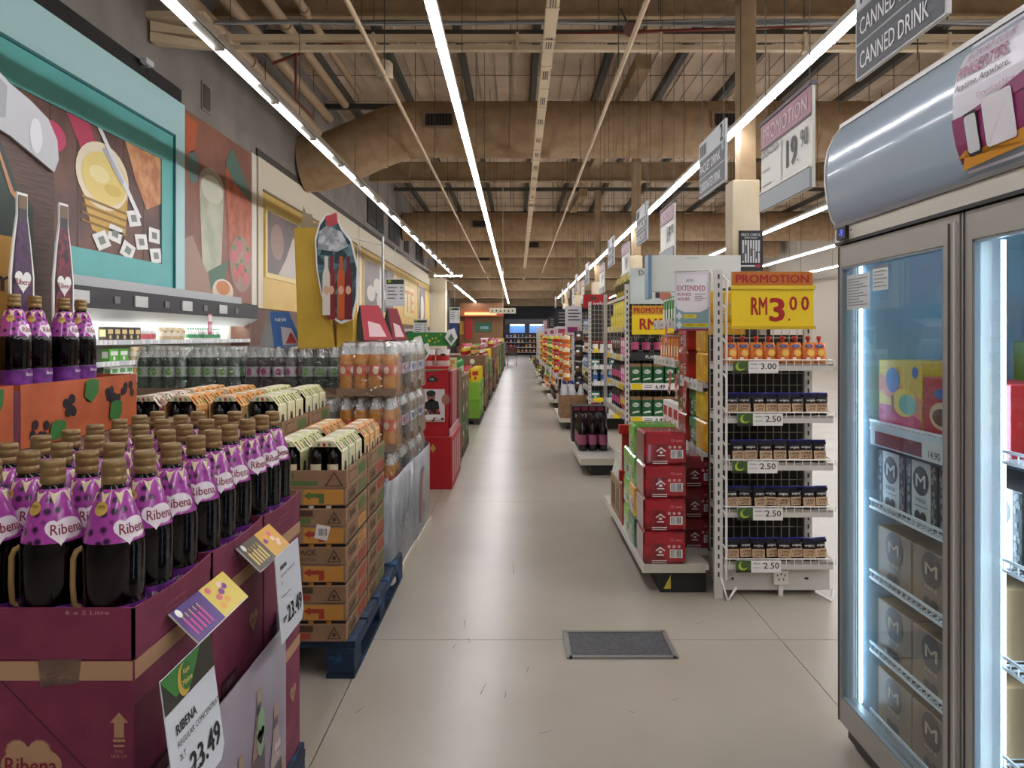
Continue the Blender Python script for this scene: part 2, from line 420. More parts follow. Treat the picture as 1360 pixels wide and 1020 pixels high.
def pipe(name, label, X, Z, r, y0, y1, m, cat='pipe', hang=True):
    t = thing(name, label, cat, (X, 0, Z))
    ob('pipe', MB().tube([(0, y0, 0), (0, y1, 0)], r, m, 10), t)
    mb = MB()
    for k in range(int((y1-y0)/3.1)):
        y = y0+1+k*3.1; mb.tube([(0, y-.04, 0), (0, y+.04, 0)], r*1.25, m, 10)
        if hang and CLR(y): mb.bar((0, y, r), (0, y, ZR-.2-Z), .008, dark)
    ob('coupling', mb, t)
pm = M('#b79f7f', .5)
pipe('sprinkler_pipe', 'cream pipe with couplings between the edge and centre light rows', -1.8, 5.0, .03, 3, 50, pm)
pipe('sprinkler_pipe', 'cream pipe slanting over the shelves beside the cable tray', 1.37, 5.0, .03, 3, 50, pm)
for i, (X, Z, r) in enumerate(((-4.1, 6.2, .1), (-3.75, 6.5, .09), (-3.45, 6.75, .07), (-4.35, 5.9, .11))):
    pipe('wall_pipe', ('thick brown pipe along the grey wall, second lowest', 'brown pipe along the grey wall, second highest', 'thinnest brown pipe along the grey wall', 'thickest brown pipe along the grey wall')[i], X, Z, r, 5, 16.4, M('#9c8468', .5), hang=False)
t = thing('sprinkler_branch', 'rusty red valve branch pipe hanging from the roof', 'pipe', (-3.3, 11.9, 5.95))
rr = M('#6e2f20', .7)
ob('branch_pipe', MB().tube([(-.6, .1, -.15), (.25, 0, .12), (.6, 0, .15), (9, 0, .45)], .025, rr, 8), t)
ob('valve', MB().lathe([(.07, 0), (.09, .05), (.09, .13), (.05, .17)], rr, 10, (.55, 0, .07)), t)
ob('drop_pipe', MB().tube([(-.2, 0, -.02), (-.2, 0, -.75), (0, .3, -.95)], .022, rr, 8), t)
mb = MB().tube([(-2.0, 10.9, 5.25), (-1.87, 10.95, 5.25)], .1, pm, 12); 
t = thing('ceiling_speaker', 'round cream speaker hung under the cream trunking', 'speaker', (-1.92, 10.9, 5.18))
ob('speaker_can', MB().lathe([(.11, 0), (.12, .02), (.12, .22), (.09, .25)], M('#c5b598', .5), 16), t); ob('speaker_grille', MB().lathe([(.085, -.006), (.085, .002)], M('#8f8573', .6), 16), t)
t = thing('ceiling_spotlight', 'red-brown spotlight clamped on the pipe over the shelves', 'spotlight', (1.55, 10.4, 5.75))
ob('lamp_head', MB().tube([(.0, -.1, -.1), (.05, .05, 0), (.07, .1, .02)], [.1, .09, .05], M('#5c3a33', .6), 12), t); ob('arm', MB().bar((0, .05, 0), (-.1, .15, .3), .015, dark), t)

# ================================================================ LIGHT ROWS
tube_mat = M('#fbfaff', .5, emit=STRIP)
def light_row(label, X, Z, y0, y1, plate=False):
    t = thing('linear_light', label, 'light', (X, 0, Z), 0, 'continuous ceiling light rows')
    hm = M('#8c8478', .5) if plate else M('#c9c4ba', .5)
    ob('housing', MB().box(-.045, .045, y0, y1, .02, .07, hm), t)
    if plate:
        mb = MB().add([(.045, y0, .06), (.045, y1, .06), (.085, y1, -.025), (.085, y0, -.025), (.05, y0, .075), (.05, y1, .075), (.095, y1, -.015), (.095, y0, -.015)], [(0,3,2,1),(4,5,6,7),(3,7,6,2),(0,1,5,4)], M('#8a7f72', .5))
        mb.box(-.05, .045, y0, y1, .0, .019, M('#a9a6a0', .3))
        ob('reflector', mb, t)
    n = int((y1-y0)/1.5); L = (y1-y0)/n
    tw = .011 if plate else .031
    me = MB().box(-tw, tw, .012, L*(.62 if plate else 1)-.012, -.02, .02, tube_mat).mesh('light_tube')
    for i in range(n): ob('light_tube', me, t, (0, y0+i*L, 0))
    if plate: ob('light_edge', MB().box(-.05, -.042, y0, y1, -.022, -.005, M('#f2f1ee', .5, emit=6.)), t)
    mb = MB()
    for i in range(n+1): mb.box(-.042, .042, y0+i*L-.012, y0+i*L+.012, -.026, .02, hm)
    ob('joiner', mb, t); mb = MB()
    for i in range(int((y1-y0)/3.1)):
        if CLR(y0+.7+3.1*i): mb.bar((0, y0+.7+3.1*i, .07), (0, y0+.7+3.1*i, ZR-.2-Z), .006, dark)
    ob('hanger', mb, t)
light_row('long row of ceiling tubes over the middle of the aisle', -.668, 4.0, -4, 58)
light_row('row of ceiling tubes with slanted reflector beside the grey wall', -2.63, 4.0, -4, 31, True)
light_row('row of ceiling tubes above the hanging aisle signs', 2.70, 4.0, -4, 50)
light_row('row of ceiling tubes behind the cream pillar, second from the aisle', 6.1, 4.0, -4, 50)
light_row('row of ceiling tubes behind the cream pillar, furthest from the aisle', 8.9, 4.0, -4, 50)
light_row('row of ceiling tubes close to the far wall side', 11.6, 4.0, -4, 50)
light_row('short slanting row of ceiling tubes far behind the cross tube', -3.1, 4.0, 37, 56)
t = thing('cross_light', 'short crosswise ceiling tube at the end of the reflector row', 'light', (-2.9, 31.6, 4.0))
ob('housing', MB().box(-.6, .6, -.05, .05, .02, .07, OFFW), t); ob('light_tube', MB().box(-.58, .58, -.05, .05, -.03, .02, tube_mat), t); ob('hanger', MB().bar((-.5, 0, .07), (-.5, 0, 3.5), .008, dark).bar((.5, 0, .07), (.5, 0, 3.5), .008, dark), t)
# ================================================================ LEFT WALL MURALS
def wallthing(name, label, cat): return thing(name, label, cat, (-5, 0, 0), LW)
t = wallthing('wall_mural', 'large food mural in turquoise frame, butter tub picture', 'mural')
lt = M('#a9cfd0', .5); te = M('#5fb3ae', .5, c2='#58a9a6', ts=1.)
mb = MB(); mb.box(4.4, 11.19, -.06, 0, 4.35, 4.88, lt); mb.box(10.85, 11.19, -.06, 0, 2.1, 4.35, lt); ob('outer_frame', mb, t)
mb = MB(); mb.box(4.4, 10.85, -.045, 0, 3.93, 4.35, te); mb.box(10.5, 10.85, -.045, 0, 2.1, 3.93, te); mb.box(4.4, 10.5, -.045, 0, 2.1, 2.46, te)
mb.box(4.4, 10.87, -.075, -.045, 4.33, 4.36, M('#2d6f70', .5)); mb.box(10.84, 10.87, -.075, -.045, 2.1, 4.36, M('#2d6f70', .5)); ob('inner_frame', mb, t)
mb = MB(eps=.002).box(4.4, 10.5, -.025, 0, 2.46, 3.93, M('#53352b', .5, c2='#6d4636', ts=1.5)); Y0 = -.025
for i in range(9): mb.rect(6.0+i*.5, 6.03+i*.5, 2.46, 3.93, M('#3b251e', .5), 1, Y0)
mb.flat([(8.3, 3.93), (8.7, 3.45), (8.9, 3.7), (8.75, 3.93)], M('#b02f52', .5), 2, Y0); mb.flat(ell(8.05, 3.6, .25, .16), M('#c23a63', .5), 2, Y0)
cup = M('#e9dcc0', .5); mb.map = lambda p: (p.x+.3, p.y, p.z+.02)
mb.flat(ell(8.75, 3.35, .58, .4, 28), cup, 3, Y0); mb.flat([(8.2, 3.3), (8.5, 2.68), (8.95, 2.6), (9.25, 2.72), (9.32, 3.25)], M('#caa040', .5), 2.5, Y0)
mb.flat(ell(8.78, 3.33, .5, .31, 28), M('#e5cf7a', .5), 4, Y0); mb.flat(ell(8.65, 3.36, .22, .1, 20), M('#efe0a0', .5), 5, Y0); mb.flat(ell(8.95, 3.22, .2, .07, 20), M('#d9bd5c', .5), 5, Y0)
for i in range(4): mb.flat([(8.28+.0*i, 3.05-.09*i), (9.28, 3.0-.09*i), (9.27, 2.97-.09*i), (8.29, 3.02-.09*i)], M('#8d6a22', .5), 5, Y0)
mb.map = None
mb.flat([(8.9, 3.95-.02), (9.0, 3.93), (9.95, 3.02), (9.85, 3.0)], M('#e3e6ea', .3), 6, Y0); mb.flat([(9.0, 3.7), (9.1, 3.72), (9.5, 3.4), (9.45, 3.34)], M('#b7bcc4', .3), 7, Y0)
mb.flat([(9.55, 3.93), (10.5, 3.93), (10.5, 3.3), (10.1, 3.15), (9.8, 3.5)], M('#b9764a', .5, c2='#d39a6a', ts=5.), 2, Y0)
mb.flat(rrect(6.9, 8.05, 2.5, 3.3, .1), M('#efe6d2', .5), 3, Y0); mb.flat(rrect(6.9, 7.85, 2.68, 3.2, .05), M('#e6cf62', .5), 4, Y0)
pk_ = M('#e8e8e4', .5)
for (x, z, a) in ((9.75, 2.98, .3), (9.3, 2.72, -.2), (9.95, 2.7, .2), (9.6, 2.55, -.4), (10.3, 2.83, 0), (9.0, 2.6, .5), (10.35, 2.56, .2)):
    q = [(x+.2*math.cos(a+PI/4+PI/2*i)*1.1, z+.14*math.sin(a+PI/4+PI/2*i)) for i in range(4)]
    mb.flat(q, pk_, 5, Y0); mb.flat([(x+(p[0]-x)*.45, z+(p[1]-z)*.45) for p in q], M('#7d857d', .5), 6, Y0)
ob('picture', mb, t)
t = wallthing('wall_mural', 'tall mural of milk glass, carrots and strawberries beside turquoise frame', 'mural')
mb = MB(eps=.002).box(11.2, 14.1, -.03, 0, 2.05, 4.86, M('#8d5a44', .5, c2='#7a4a3a', ts=1.2)); Y0 = -.03
mb.flat([(11.25, 4.8), (11.7, 4.75), (11.6, 4.3), (11.3, 4.2)], M('#b5572b', .5), 1, Y0); mb.flat(ell(11.55, 4.05, .2, .25), M('#56706a', .5), 1, Y0)
mb.flat([(11.75, 3.9), (12.75, 3.9), (12.6, 2.3), (11.9, 2.3)], M('#b9bba4', .5, c2='#a3a88f', ts=2.), 2, Y0); mb.flat(ell(12.25, 3.9, .5, .28, 24), M('#a5998a', .5), 3, Y0); mb.flat(ell(12.25, 3.84, .44, .22, 24), M('#c9cab5', .5), 4, Y0)
mb.flat([(12.8, 4.3), (13.2, 4.55), (14.05, 3.9), (14.05, 2.8), (13.0, 2.6)], M('#b5623c', .5, c2='#9c4c2c', ts=4.), 2, Y0); mb.flat([(12.8, 4.4), (13.1, 4.75), (13.9, 4.2), (14.05, 3.95), (13.2, 4.15)], M('#45685a', .5), 3, Y0)
mb.flat(ell(13.55, 2.75, .55, .5, 24), M('#9a7d6a', .5), 3, Y0)
for x, z in ((13.2, 2.85), (13.55, 2.65), (13.85, 2.9), (13.45, 3.05), (13.75, 2.5), (13.3, 2.55)):
    mb.flat(heart(x, z, .17)[::-1], M('#b01a22', .4), 4, Y0); mb.flat(ell(x, z+.16, .07, .04, 8), M('#3d7a3a', .5), 5, Y0)
mb.flat([(11.2, 2.9), (11.5, 3.0), (12.0, 2.5), (12.7, 2.35), (12.6, 2.05), (11.2, 2.05)], M('#9d7c6b', .5), 3, Y0)
mb.flat([(12.1, 2.5), (12.9, 2.75), (12.7, 2.3), (12.2, 2.2)], M('#3f6a50', .5), 4, Y0); mb.flat(ell(12.7, 2.22, .45, .2, 20), M('#d8c9b4', .5), 5, Y0); mb.flat(ell(12.7, 2.27, .3, .12, 20), M('#c77a3a', .5), 6, Y0)
ob('picture', mb, t); ob('edge_strip', MB().box(14.1, 14.35, -.03, 0, 2.05, 4.9, M('#d9d3c4', .5)), t)
cw = M('#cfc6ae', .5); yw = M('#cfac54', .5, c2='#c8a44a', ts=1.5)
def yellow_panel(label, y0, y1, pics):
    t = wallthing('wall_mural', label, 'mural')
    mb = MB(); mb.box(y0, y1, -.05, 0, 4.3, 4.9, cw); mb.box(y0, y0+.25, -.05, 0, 2.0, 4.3, cw); mb.box(y1-.25, y1, -.05, 0, 2.0, 4.3, cw); ob('outer_frame', mb, t)
    mb = MB(eps=.003); mb.box(y0+.25, y1-.25, -.035, 0, 2.0, 4.3, yw)
    mb.box(y0+.25, y1-.25, -.07, -.05, 4.28, 4.32, M('#7a6a3e', .5)); ob('panel', mb, t)
    for (a, b, z0, z1, kind) in pics:
        f = ob('picture_frame', MB().box(a-.12, b+.12, -.06, -.035, z0-.1, z1+.1, M('#d8c27a', .5)), t)
        mb = MB(eps=.003).rect(a, b, z0, z1, M('#6b5a55', .5, c2='#574843', ts=1.), 1, -.06); W = b-a
        if kind == 'flour':
            mb.flat([(a+.3*W, z0), (b, z0), (b, z0+.55*(z1-z0)), (a+.8*W, z0+.75*(z1-z0)), (a+.55*W, z0+.3*(z1-z0))], M('#bdb5aa', .6), 2, -.06); mb.flat(ell(a+.28*W, z0+.55*(z1-z0), .2*W, .3*(z1-z0), 20), M('#8e7264', .5), 2, -.06)
        elif kind == 'garlic':
            for q, u in ((.2, .35), (.5, .25), (.75, .4), (.4, .55)): mb.flat(ell(a+q*W, z0+u*(z1-z0), .13*W, .17*(z1-z0), 16), M('#bfb9ad', .6), 2, -.06)
            mb.rect(a+.47*W, a+.53*W, z0+.3*(z1-z0), z1, M('#c9c6bf', .5), 3, -.06); mb.rect(a+.7*W, a+.74*W, z0, z1, M('#3a322e', .5), 3, -.06)
        elif kind == 'te':
            mb = MB(eps=.003).txt('TE', (a+b)/2, z0+.1, z1-z0-.2, M('#c9772e', .5), W*.9, 'c', 2, -.06, .03)
        else:
            mb.flat(ell(a+.5*W, z0+.4*(z1-z0), .3*W, .35*(z1-z0), 20), M('#c2b8a6', .6), 2, -.06)
        ob('picture', mb, f)
yellow_panel('yellow wall panel with flour picture behind the yellow standee', 14.4, 23.5, [(14.9, 17.0, 2.72, 3.94, 'flour')])
yellow_panel('yellow wall panel with garlic picture and orange letters TE', 23.6, 42.5, [(24.3, 30.0, 2.35, 3.95, 'garlic'), (33.0, 36.0, 2.45, 3.6, 'te'), (37.6, 40.4, 2.2, 4.0, 'jar')])

# ================================================================ DAIRY CASE
t = thing('dairy_case', 'long open dairy chiller with black canopy under the turquoise mural', 'chiller', (-5, 0, 0), LW)
ob('back_wall', MB().box(6, 13.0, -.08, 0, 0, 1.72, M('#b9b6ae', .4)), t)
ob('canopy', MB().prism([(6, 1.74), (13.05, 1.74), (13.05, 1.98), (6, 1.98)], -.5, 0, BLACK), t)
ob('fascia', MB().box(6, 12.4, -.46, -.1, 1.98, 2.09, M('#9fa2a3', .35, .3)), t)
mb = MB().add([(6, -.52, 1.75), (13.02, -.52, 1.75), (13.02, -.30, 1.62), (6, -.30, 1.62), (6, -.3, 1.75), (13.02, -.3, 1.75)], [(0,1,2,3),(0,3,4),(1,5,2)], M('#dcdedd', .35))
ob('canopy_lip', mb, t)
ob('lamp', MB().box(6.1, 12.9, -.28, -.2, 1.68, 1.71, M('#f4fbff', .5, emit=CHILL)), t)
for i in range(4): ob('canopy_label', MB().box(7.6+1.25*i, 7.9+1.25*i, -.515, -.5, 1.8, 1.93, M('#c3c4c2', .4)), t)
for i in range(5): ob('canopy_clip', MB().box(7.2+1.2*i, 7.32+1.2*i, -.51, -.5, 1.82, 1.9, M('#5d5f61', .4)), t)
ob('end_panel', MB().prism([(-.62, .0), (0, 0), (0, 1.98), (-.4, 1.98), (-.4, 1.2), (-.62, .6)], 0, .06, M('#6b4a38', .5)), t, (13.0, 0, 0), PI/2)
ob('base', MB().box(6, 13, -.7, 0, 0, .45, M('#c9c9c6', .4)), t)
shz = [.45, .72, .96, 1.16, 1.40]
for i, z in enumerate(shz[1:]):
    s = ob('shelf', MB().box(6, 12.9, -.5+.03*i, -.08, z-.025, z, WHITE), t)
    mb = MB().box(6, 12.9, -.515+.03*i, -.5+.03*i, z-.045, z+.012, M('#d5d7d8', .4))
    for k in range(60): mb.box(7.2+k*.095, 7.26+k*.095, -.518+.03*i, -.515+.03*i, z-.04, z+.008, M(R.choice(('#eef0f2', '#f4f5f5', '#cfd6dc')), .4))
    ob('price_rail', mb, s)
UD = .06
tg = thing('shelf_flag', 'pink and white price flag hanging from the dairy canopy', 'price tag', (-4.48, 10.98, 1.48), LW)
ob('flag', MB().box(-.07, .07, 0, .004, 0, .3, M('#c35a72', .5)), tg); ob('flag_print', MB().rect(-.06, .06, .19, .28, WHITE).rect(-.05, .05, .04, .15, M('#e5b8c2', .5)), tg)

# ================================================================ GOODS (each a mesh facing -y, base at z=0)
def g_box(w, d, h, c, c2='#e8e6df', t=None, c3=None, chamf=.003):
    m = M(c, .45); mb = MB().cbox(-w/2, w/2, -d/2, d/2, 0, h, m, chamf)
    mb.rect(-w*.38, w*.38, h*.5, h*.82, M(c2, .45), 1, -d/2); mb.flat(ell(0, h*.28, min(w, h)*.17, n=14), M(c3 or c2, .45), 1, -d/2)
    for s in (-1, 1):
        X = s*(w/2+.0008); mb.add([(X, -d*.35, h*.3), (X, d*.35, h*.3), (X, d*.35, h*.8), (X, -d*.35, h*.8)], [(0,1,2,3) if s > 0 else (3,2,1,0)], M(c2, .45))
    if t: mb.txt(t, 0, h*.58, h*.14, INK, w*.6, 'c', 2, -d/2)
    return mb.mesh('box')
def g_carton(w, d, h, c, c2, cap='#e9e9e4'):
    m = M(c, .4); mb = MB().box(-w/2, w/2, -d/2, d/2, 0, h*.78, m)
    z = h*.78; mb.add([(-w/2, -d/2, z), (w/2, -d/2, z), (w/2, d/2, z), (-w/2, d/2, z), (-w/2, 0, h*.94), (w/2, 0, h*.94)], [(0,1,5,4),(2,3,4,5),(1,2,5),(3,0,4)], m)
    mb.box(-w/2, w/2, -.002, .002, h*.94, h, m); mb.lathe([(w*.2, 0), (w*.2, w*.16)], M(cap, .4), 8, (0, -d*.25, h*.85))
    mb.rect(-w*.4, w*.4, h*.12, h*.5, M(c2, .4), 1, -d/2); mb.flat(ell(0, h*.3, w*.25, n=12), M(cap, .4), 2, -d/2)
    return mb.mesh('carton')
def g_bottle(h, r, body, lab, cap, neck=.3, n=10, lid=None):
    b = M(body, .12, coat=.4); z1 = h*.58
    mb = MB().lathe([(r*.9, 0), (r, h*.03), (r, z1), (r*.85, z1+h*.08), (r*neck, h*.85), (r*neck, h*.9)], b, n)
    mb.lathe([(r+.0008, h*.18), (r+.0008, h*.48)], M(lab, .4), n, cap=False); mb.lathe([(r*neck*1.2, h*.9), (r*neck*1.2, h)], M(cap, .4), n)
    return mb.mesh('bottle')
def g_jar(h, r, body, lab, cap, n=10):
    mb = MB().lathe([(r*.95, 0), (r, h*.05), (r, h*.75), (r*.85, h*.82)], M(body, .25), n)
    mb.lathe([(r+.0008, h*.15), (r+.0008, h*.65)], M(lab, .4), n, cap=False); mb.lathe([(r*.9, h*.82), (r*.9, h)], M(cap, .35), n)
    return mb.mesh('jar')
def g_bag(w, d, h, c, c2, c3='#f0efe8'):
    vs = []; n = 6; fs = []
    for j in range(n+1):
        v = j/n; th = d/2*math.sin(PI*min(1, max(0, .04+.92*v)))**.6; ww = w/2*(1-.08*math.sin(PI*v))
        vs += [(-ww, 0, h*v), (-ww*.6, -th, h*v), (ww*.6, -th, h*v), (ww, 0, h*v), (ww*.6, th, h*v), (-ww*.6, th, h*v)]
    for j in range(n):
        for k in range(6): a, b = j*6+k, j*6+(k+1) % 6; fs.append((a, b, b+6, a+6))
    fr = [f for i, f in enumerate(fs) if i // 6 in (2, 3)]; ot = [f for i, f in enumerate(fs) if i // 6 not in (2, 3)]
    mb = MB().add(vs, ot, M(c, .35), True); mb.add(vs, fr, M(c2, .35), True)
    mb.flat(ell(0, h*.68, w*.22, h*.09, 12), M(c3, .4), 1, -d/2-.004)
    return mb.mesh('bag')
LIB = [('juice_carton', 'carton', 'green and white drink carton', g_carton(.07, .07, .2, '#3f8f4a', '#e9ecd8')),
 ('juice_carton', 'carton', 'orange drink carton', g_carton(.07, .07, .2, '#d97a26', '#f0d9a8')),
 ('syrup_bottle', 'bottle', 'dark syrup bottle with pink label', g_bottle(.26, .04, '#1b0f16', '#c2547e', '#a88a4c')),
 ('sauce_bottle', 'bottle', 'red sauce bottle with white cap', g_bottle(.22, .033, '#8d1a16', '#e2d9c2', '#e4e4e0')),
 ('oil_bottle', 'bottle', 'yellow oil bottle with red cap', g_bottle(.27, .04, '#c9a02c', '#3f7f43', '#b8251f')),
 ('water_bottle', 'bottle', 'pale bottle with blue label', g_bottle(.24, .034, '#b9cdd6', '#2a62ad', '#d8e2ea')),
 ('snack_bag', 'bag', 'red snack bag', g_bag(.16, .07, .22, '#b3202a', '#e2c534')),
 ('snack_bag', 'bag', 'orange snack bag', g_bag(.16, .07, .22, '#dd6d1f', '#f0e0b4')),
 ('snack_bag', 'bag', 'green snack bag', g_bag(.16, .07, .22, '#4f8a36', '#e8d660')),
 ('coffee_bag', 'bag', 'black coffee bag', g_bag(.14, .07, .22, '#1e1b1c', '#6b4a35')),
 ('biscuit_box', 'box', 'yellow biscuit box', g_box(.17, .06, .21, '#e0bf1e', '#b5252a')),
 ('cereal_box', 'box', 'white cereal box with red panel', g_box(.17, .06, .23, '#e4e2dc', '#b9202c')),
 ('tea_box', 'box', 'teal tea box', g_box(.14, .07, .1, '#2c7d84', '#e9e2c8')),
 ('chocolate_box', 'box', 'brown chocolate box', g_box(.15, .07, .14, '#5b3320', '#d8b06a')),
 ('washing_box', 'box', 'blue powder box', g_box(.17, .08, .2, '#2b5fae', '#e8eef5')),
 ('pink_box', 'box', 'pink wafer box', g_box(.15, .06, .2, '#cf6f93', '#f2e3ea')),
 ('coffee_jar', 'jar', 'brown coffee jar with gold lid', g_jar(.16, .042, '#3a2418', '#c9a14a', '#b58f3a')),
 ('spread_jar', 'jar', 'red lidded spread jar', g_jar(.13, .04, '#6b3a22', '#e9e4d6', '#b3212a')),
 ('milk_tin', 'tin', 'white tin with green band', g_jar(.15, .05, '#d9dcd6', '#3f8f4f', '#c9c9c5'))]
LK = {}
for i, l in enumerate(LIB): LK.setdefault(l[0], []).append(i)
# dairy goods
dg = [('cheese_pack', 'dark and cream cheese pack', g_box(.14, .1, .16, '#3a2f2c', '#e0c98a')), ('yogurt_cup', 'white yogurt cup', g_jar(.13, .05, '#e9e9e6', '#d2666e', '#f0f0ee')),
      ('butter_pack', 'green and white butter pack', g_box(.2, .1, .15, '#5cae3c', '#f2f4ee')), ('cheese_bag', 'cream cheese bag', g_bag(.17, .09, .17, '#d9c79c', '#f1e9d6', '#b98a4a')),
      ('tofu_pack', 'white pack with green print', g_box(.15, .09, .15, '#ecefe8', '#58a05a')), ('milk_bag', 'yellow and white dairy bag', g_bag(.17, .09, .17, '#e9e6dc', '#d8b23c', '#2f7f43')),
      ('chocolate_pack', 'purple chocolate pack', g_box(.13, .09, .18, '#5c2f8a', '#efe9f2')), ('drink_bottle', 'small white and green drink bottle', g_bottle(.17, .034, '#e4eae4', '#4fa06a', '#3f8f57'))]
rows = [(1.40, [(8.4, 9.2, 0), (9.25, 9.7, 1), (9.72, 10.5, 3)]), (1.40, [(10.55, 11.7, 7)]), (1.16, [(8.45, 8.95, 2), (9.0, 9.5, 3), (9.55, 10.3, 3), (10.35, 11.4, 7)]), (.96, [(8.5, 9.0, 4), (9.05, 9.4, 5), (9.45, 10.0, 4), (10.05, 10.6, 5)]), (.72, [(8.9, 9.9, 6), (9.95, 10.5, 0)])]
nm = {1.40: 'top', 1.16: 'second highest', .96: 'third highest', .72: 'lowest'}
kx = {}
for z, segs in rows:
    for a, b, k in segs:
        me = dg[k][2]; wd = me.vertices and (max(v.co.x for v in me.vertices)-min(v.co.x for v in me.vertices)) or .1
        n = int((b-a)/(wd+.012))
        for i in range(n):
            kx[z, k] = kx.get((z, k), 0)+1
            ob(dg[k][0], me, None, (-4.63, a+(i+.5)*(wd+.012), z), LW, label='%s, %s from the near end, %s dairy shelf' % (dg[k][1], ORD[min(kx[z, k], 30)-1], nm[z]), cat='dairy', group='packs on the dairy shelves')

# ================================================================ PURPLE CORDIAL DISPLAY
liq = M('#070306', .07, spec=.35); capm = M('#8a7046', .35, .3); slv = M('#2d1236', .22, c2='#a03c98', tex='spots', ts=58., lo=.25, hi=.5, coat=.3)
plab = M('#5a2672', .3, c2='#7d3590', ts=30.); gold = M('#c9a54e', .4); hrt = M('#e9dfe6', .35); rtx = M('#7d1230', .4)
pale = M('#dccfa8', .4)
prof = [(.046, 0), (.0535, .008), (.055, .02), (.055, .085), (.053, .09), (.055, .095), (.055, .188), (.0525, .2), (.0405, .25), (.027, .29), (.0195, .30), (.0185, .308)]
def prad(z):
    for (r0, z0), (r1, z1) in zip(prof, prof[1:]):
        if z0 <= z <= z1: return r0+(r1-r0)*(z-z0)/(z1-z0+1e-9)
    return .0185
def cone(a0, rref): 
    def f(p): 
        a = a0+p.x/rref; r = prad(p.z)-p.y; return (r*math.cos(a), r*math.sin(a), p.z)
    return f
def cordial():
    t = thing('cordial_bottle', None, 'bottle')
    ob('body', MB().lathe(prof, liq, 20), t)
    s = ob('sleeve', MB().lathe([(r+.0009, z) for r, z in prof if .19 <= z <= .295]+[(.0235, .296)], slv, 20, cap=False), t)
    mb = MB(eps=.0016); mb.map = cone(-.5, .05)
    mb.disc(ell(.004, .224, .033, .021), M('#b98ab0', .35), .7, 0, 4).disc(heart(-.014, .222, .028), hrt, 1, 0, 4).disc(ell(.004, .225, .030, .019), hrt, 1.05, 0, 4)
    mb.map = cone(-.5, .046); mb.txt('Ribena', 0, .215, .019, rtx, .055, 'c', 1.6)
    ob('heart_label', mb, s)
    mb = MB(eps=.0014); mb.map = cone(-1.9, .036)
    mb.disc(ell(.0, .263, .0125, .0125, 14), gold, 1, 0, 2); mb.txt('100%', 0, .264, .0055, INK, .018, 'c', 2)
    for k in range(7):
        mb.map = cone(k*.9, .03); mb.disc([(-.011, .292), (-.002, .268), (.011, .292)], pale, 1, 0, 3)
    ob('badge_print', mb, s)
    mb = MB(); mb.lathe([(.0556, .02), (.0558, .05), (.0556, .084)], plab, 20, cap=False)
    mb.map = cone(-.75, .055); mb.txt('Blackcurrant', .02, .062, .011, hrt, .06, 'c', 2); mb.map = None
    ob('base_label', mb, t)
    ob('cap', MB().lathe([(.0205, .304), (.022, .306), (.022, .316), (.0203, .318), (.0203, .32), (.0218, .322), (.0218, .333), (.0205, .335), (.0216, .337), (.0216, .345), (.019, .348)], capm, 18), t)
    a = 1.12*PI; u = (math.cos(a), math.sin(a)); P_ = lambda r, z: (u[0]*r, u[1]*r, z)
    ob('handle', MB().tube([P_(.052, .188), P_(.062, .183), P_(.067, .17), P_(.068, .12), P_(.066, .085), P_(.053, .075)], .0055, M('#94774a', .35), 8), t)
    return t
cb = cordial(); used = [False]
def put_bottle(loc, rz, label, group):
    if not used[0]:
        used[0] = True; cb.location = loc; cb.rotation_euler = (0, 0, rz); tag(cb, label, None, group); return
    dup(cb, loc, rz, label, group)
mar = M('#7a2b48', .6, c2='#702441', ts=12., bump=.08, bs=90.); mard = M('#5e1c34', .6); tan = M('#b08a68', .75)
for j in range(3):
    y0 = 1.375+.352*j; y1 = y0+.345
    t = thing('display_tray', 'maroon open carton tray of cordial bottles, %s from the tray front' % ORD[j], 'tray', (-1.205, y0, .86), 0, 'maroon trays of the cordial display')
    def wall(x0, x1, d0, d1, front, ln):
        poly = [(0, 0)]+[(ln*k/10, 0) for k in (5, 10)]+[(ln*(10-k)/10, .094-.009*math.sin(PI*k/10)*(0 if front else 1)) for k in range(11)]
        return poly
    ob('front_wall', MB().prism(wall(0, 0, 0, 0, True, .505), 0, .005, mar), t)
    ob('back_wall', MB().prism([(0, 0), (.505, 0), (.505, .06), (0, .06)], .34, .345, mar), t)
    mb = MB(Matrix.Translation((.505, 0, 0)) @ Matrix.Rotation(LW, 4, 'Z')).prism(wall(0, 0, 0, 0, False, .345), 0, .005, mar); ob('side_wall', MB(Matrix.Translation((.505, 0, 0)) @ Matrix.Rotation(LW, 4, 'Z')).prism(wall(0, 0, 0, 0, False, .345), .5, .505, mar), t)
    mb.txt('COMPOSTABLE', .17, .05, .007, M('#9c5a6a', .6), .09, 'c', 1).txt('CARTON 6 x 2 Litre', .17, .036, .007, M('#9c5a6a', .6), .09, 'c', 1)
    ob('side_wall', mb, t)
    ob('base', MB().box(.005, .5, .005, .34, 0, .006, mard), t)
    if j == 0: ob('print', MB().txt('6 x 2 Litre', .42, .082, .008, M('#b98a92', .6), .08, 'c', 1).txt('BLACKCURRANT', .08, .082, .008, M('#b98a92', .6), .12, 'c', 1), t)
for j in range(9):
    for i in range(4):
        x = -.765-.121*i+R.uniform(-.004, .004); y = 1.375+.352*(j//3)+.061+.112*(j % 3)
        put_bottle((x, y, .867), R.uniform(-.35, .35)-.1*(i == 1), 'gold-capped purple cordial bottle in maroon trays, %s row from tray front, %s from aisle' % (ORD[j], ORD[i]), 'cordial bottles in the maroon trays')
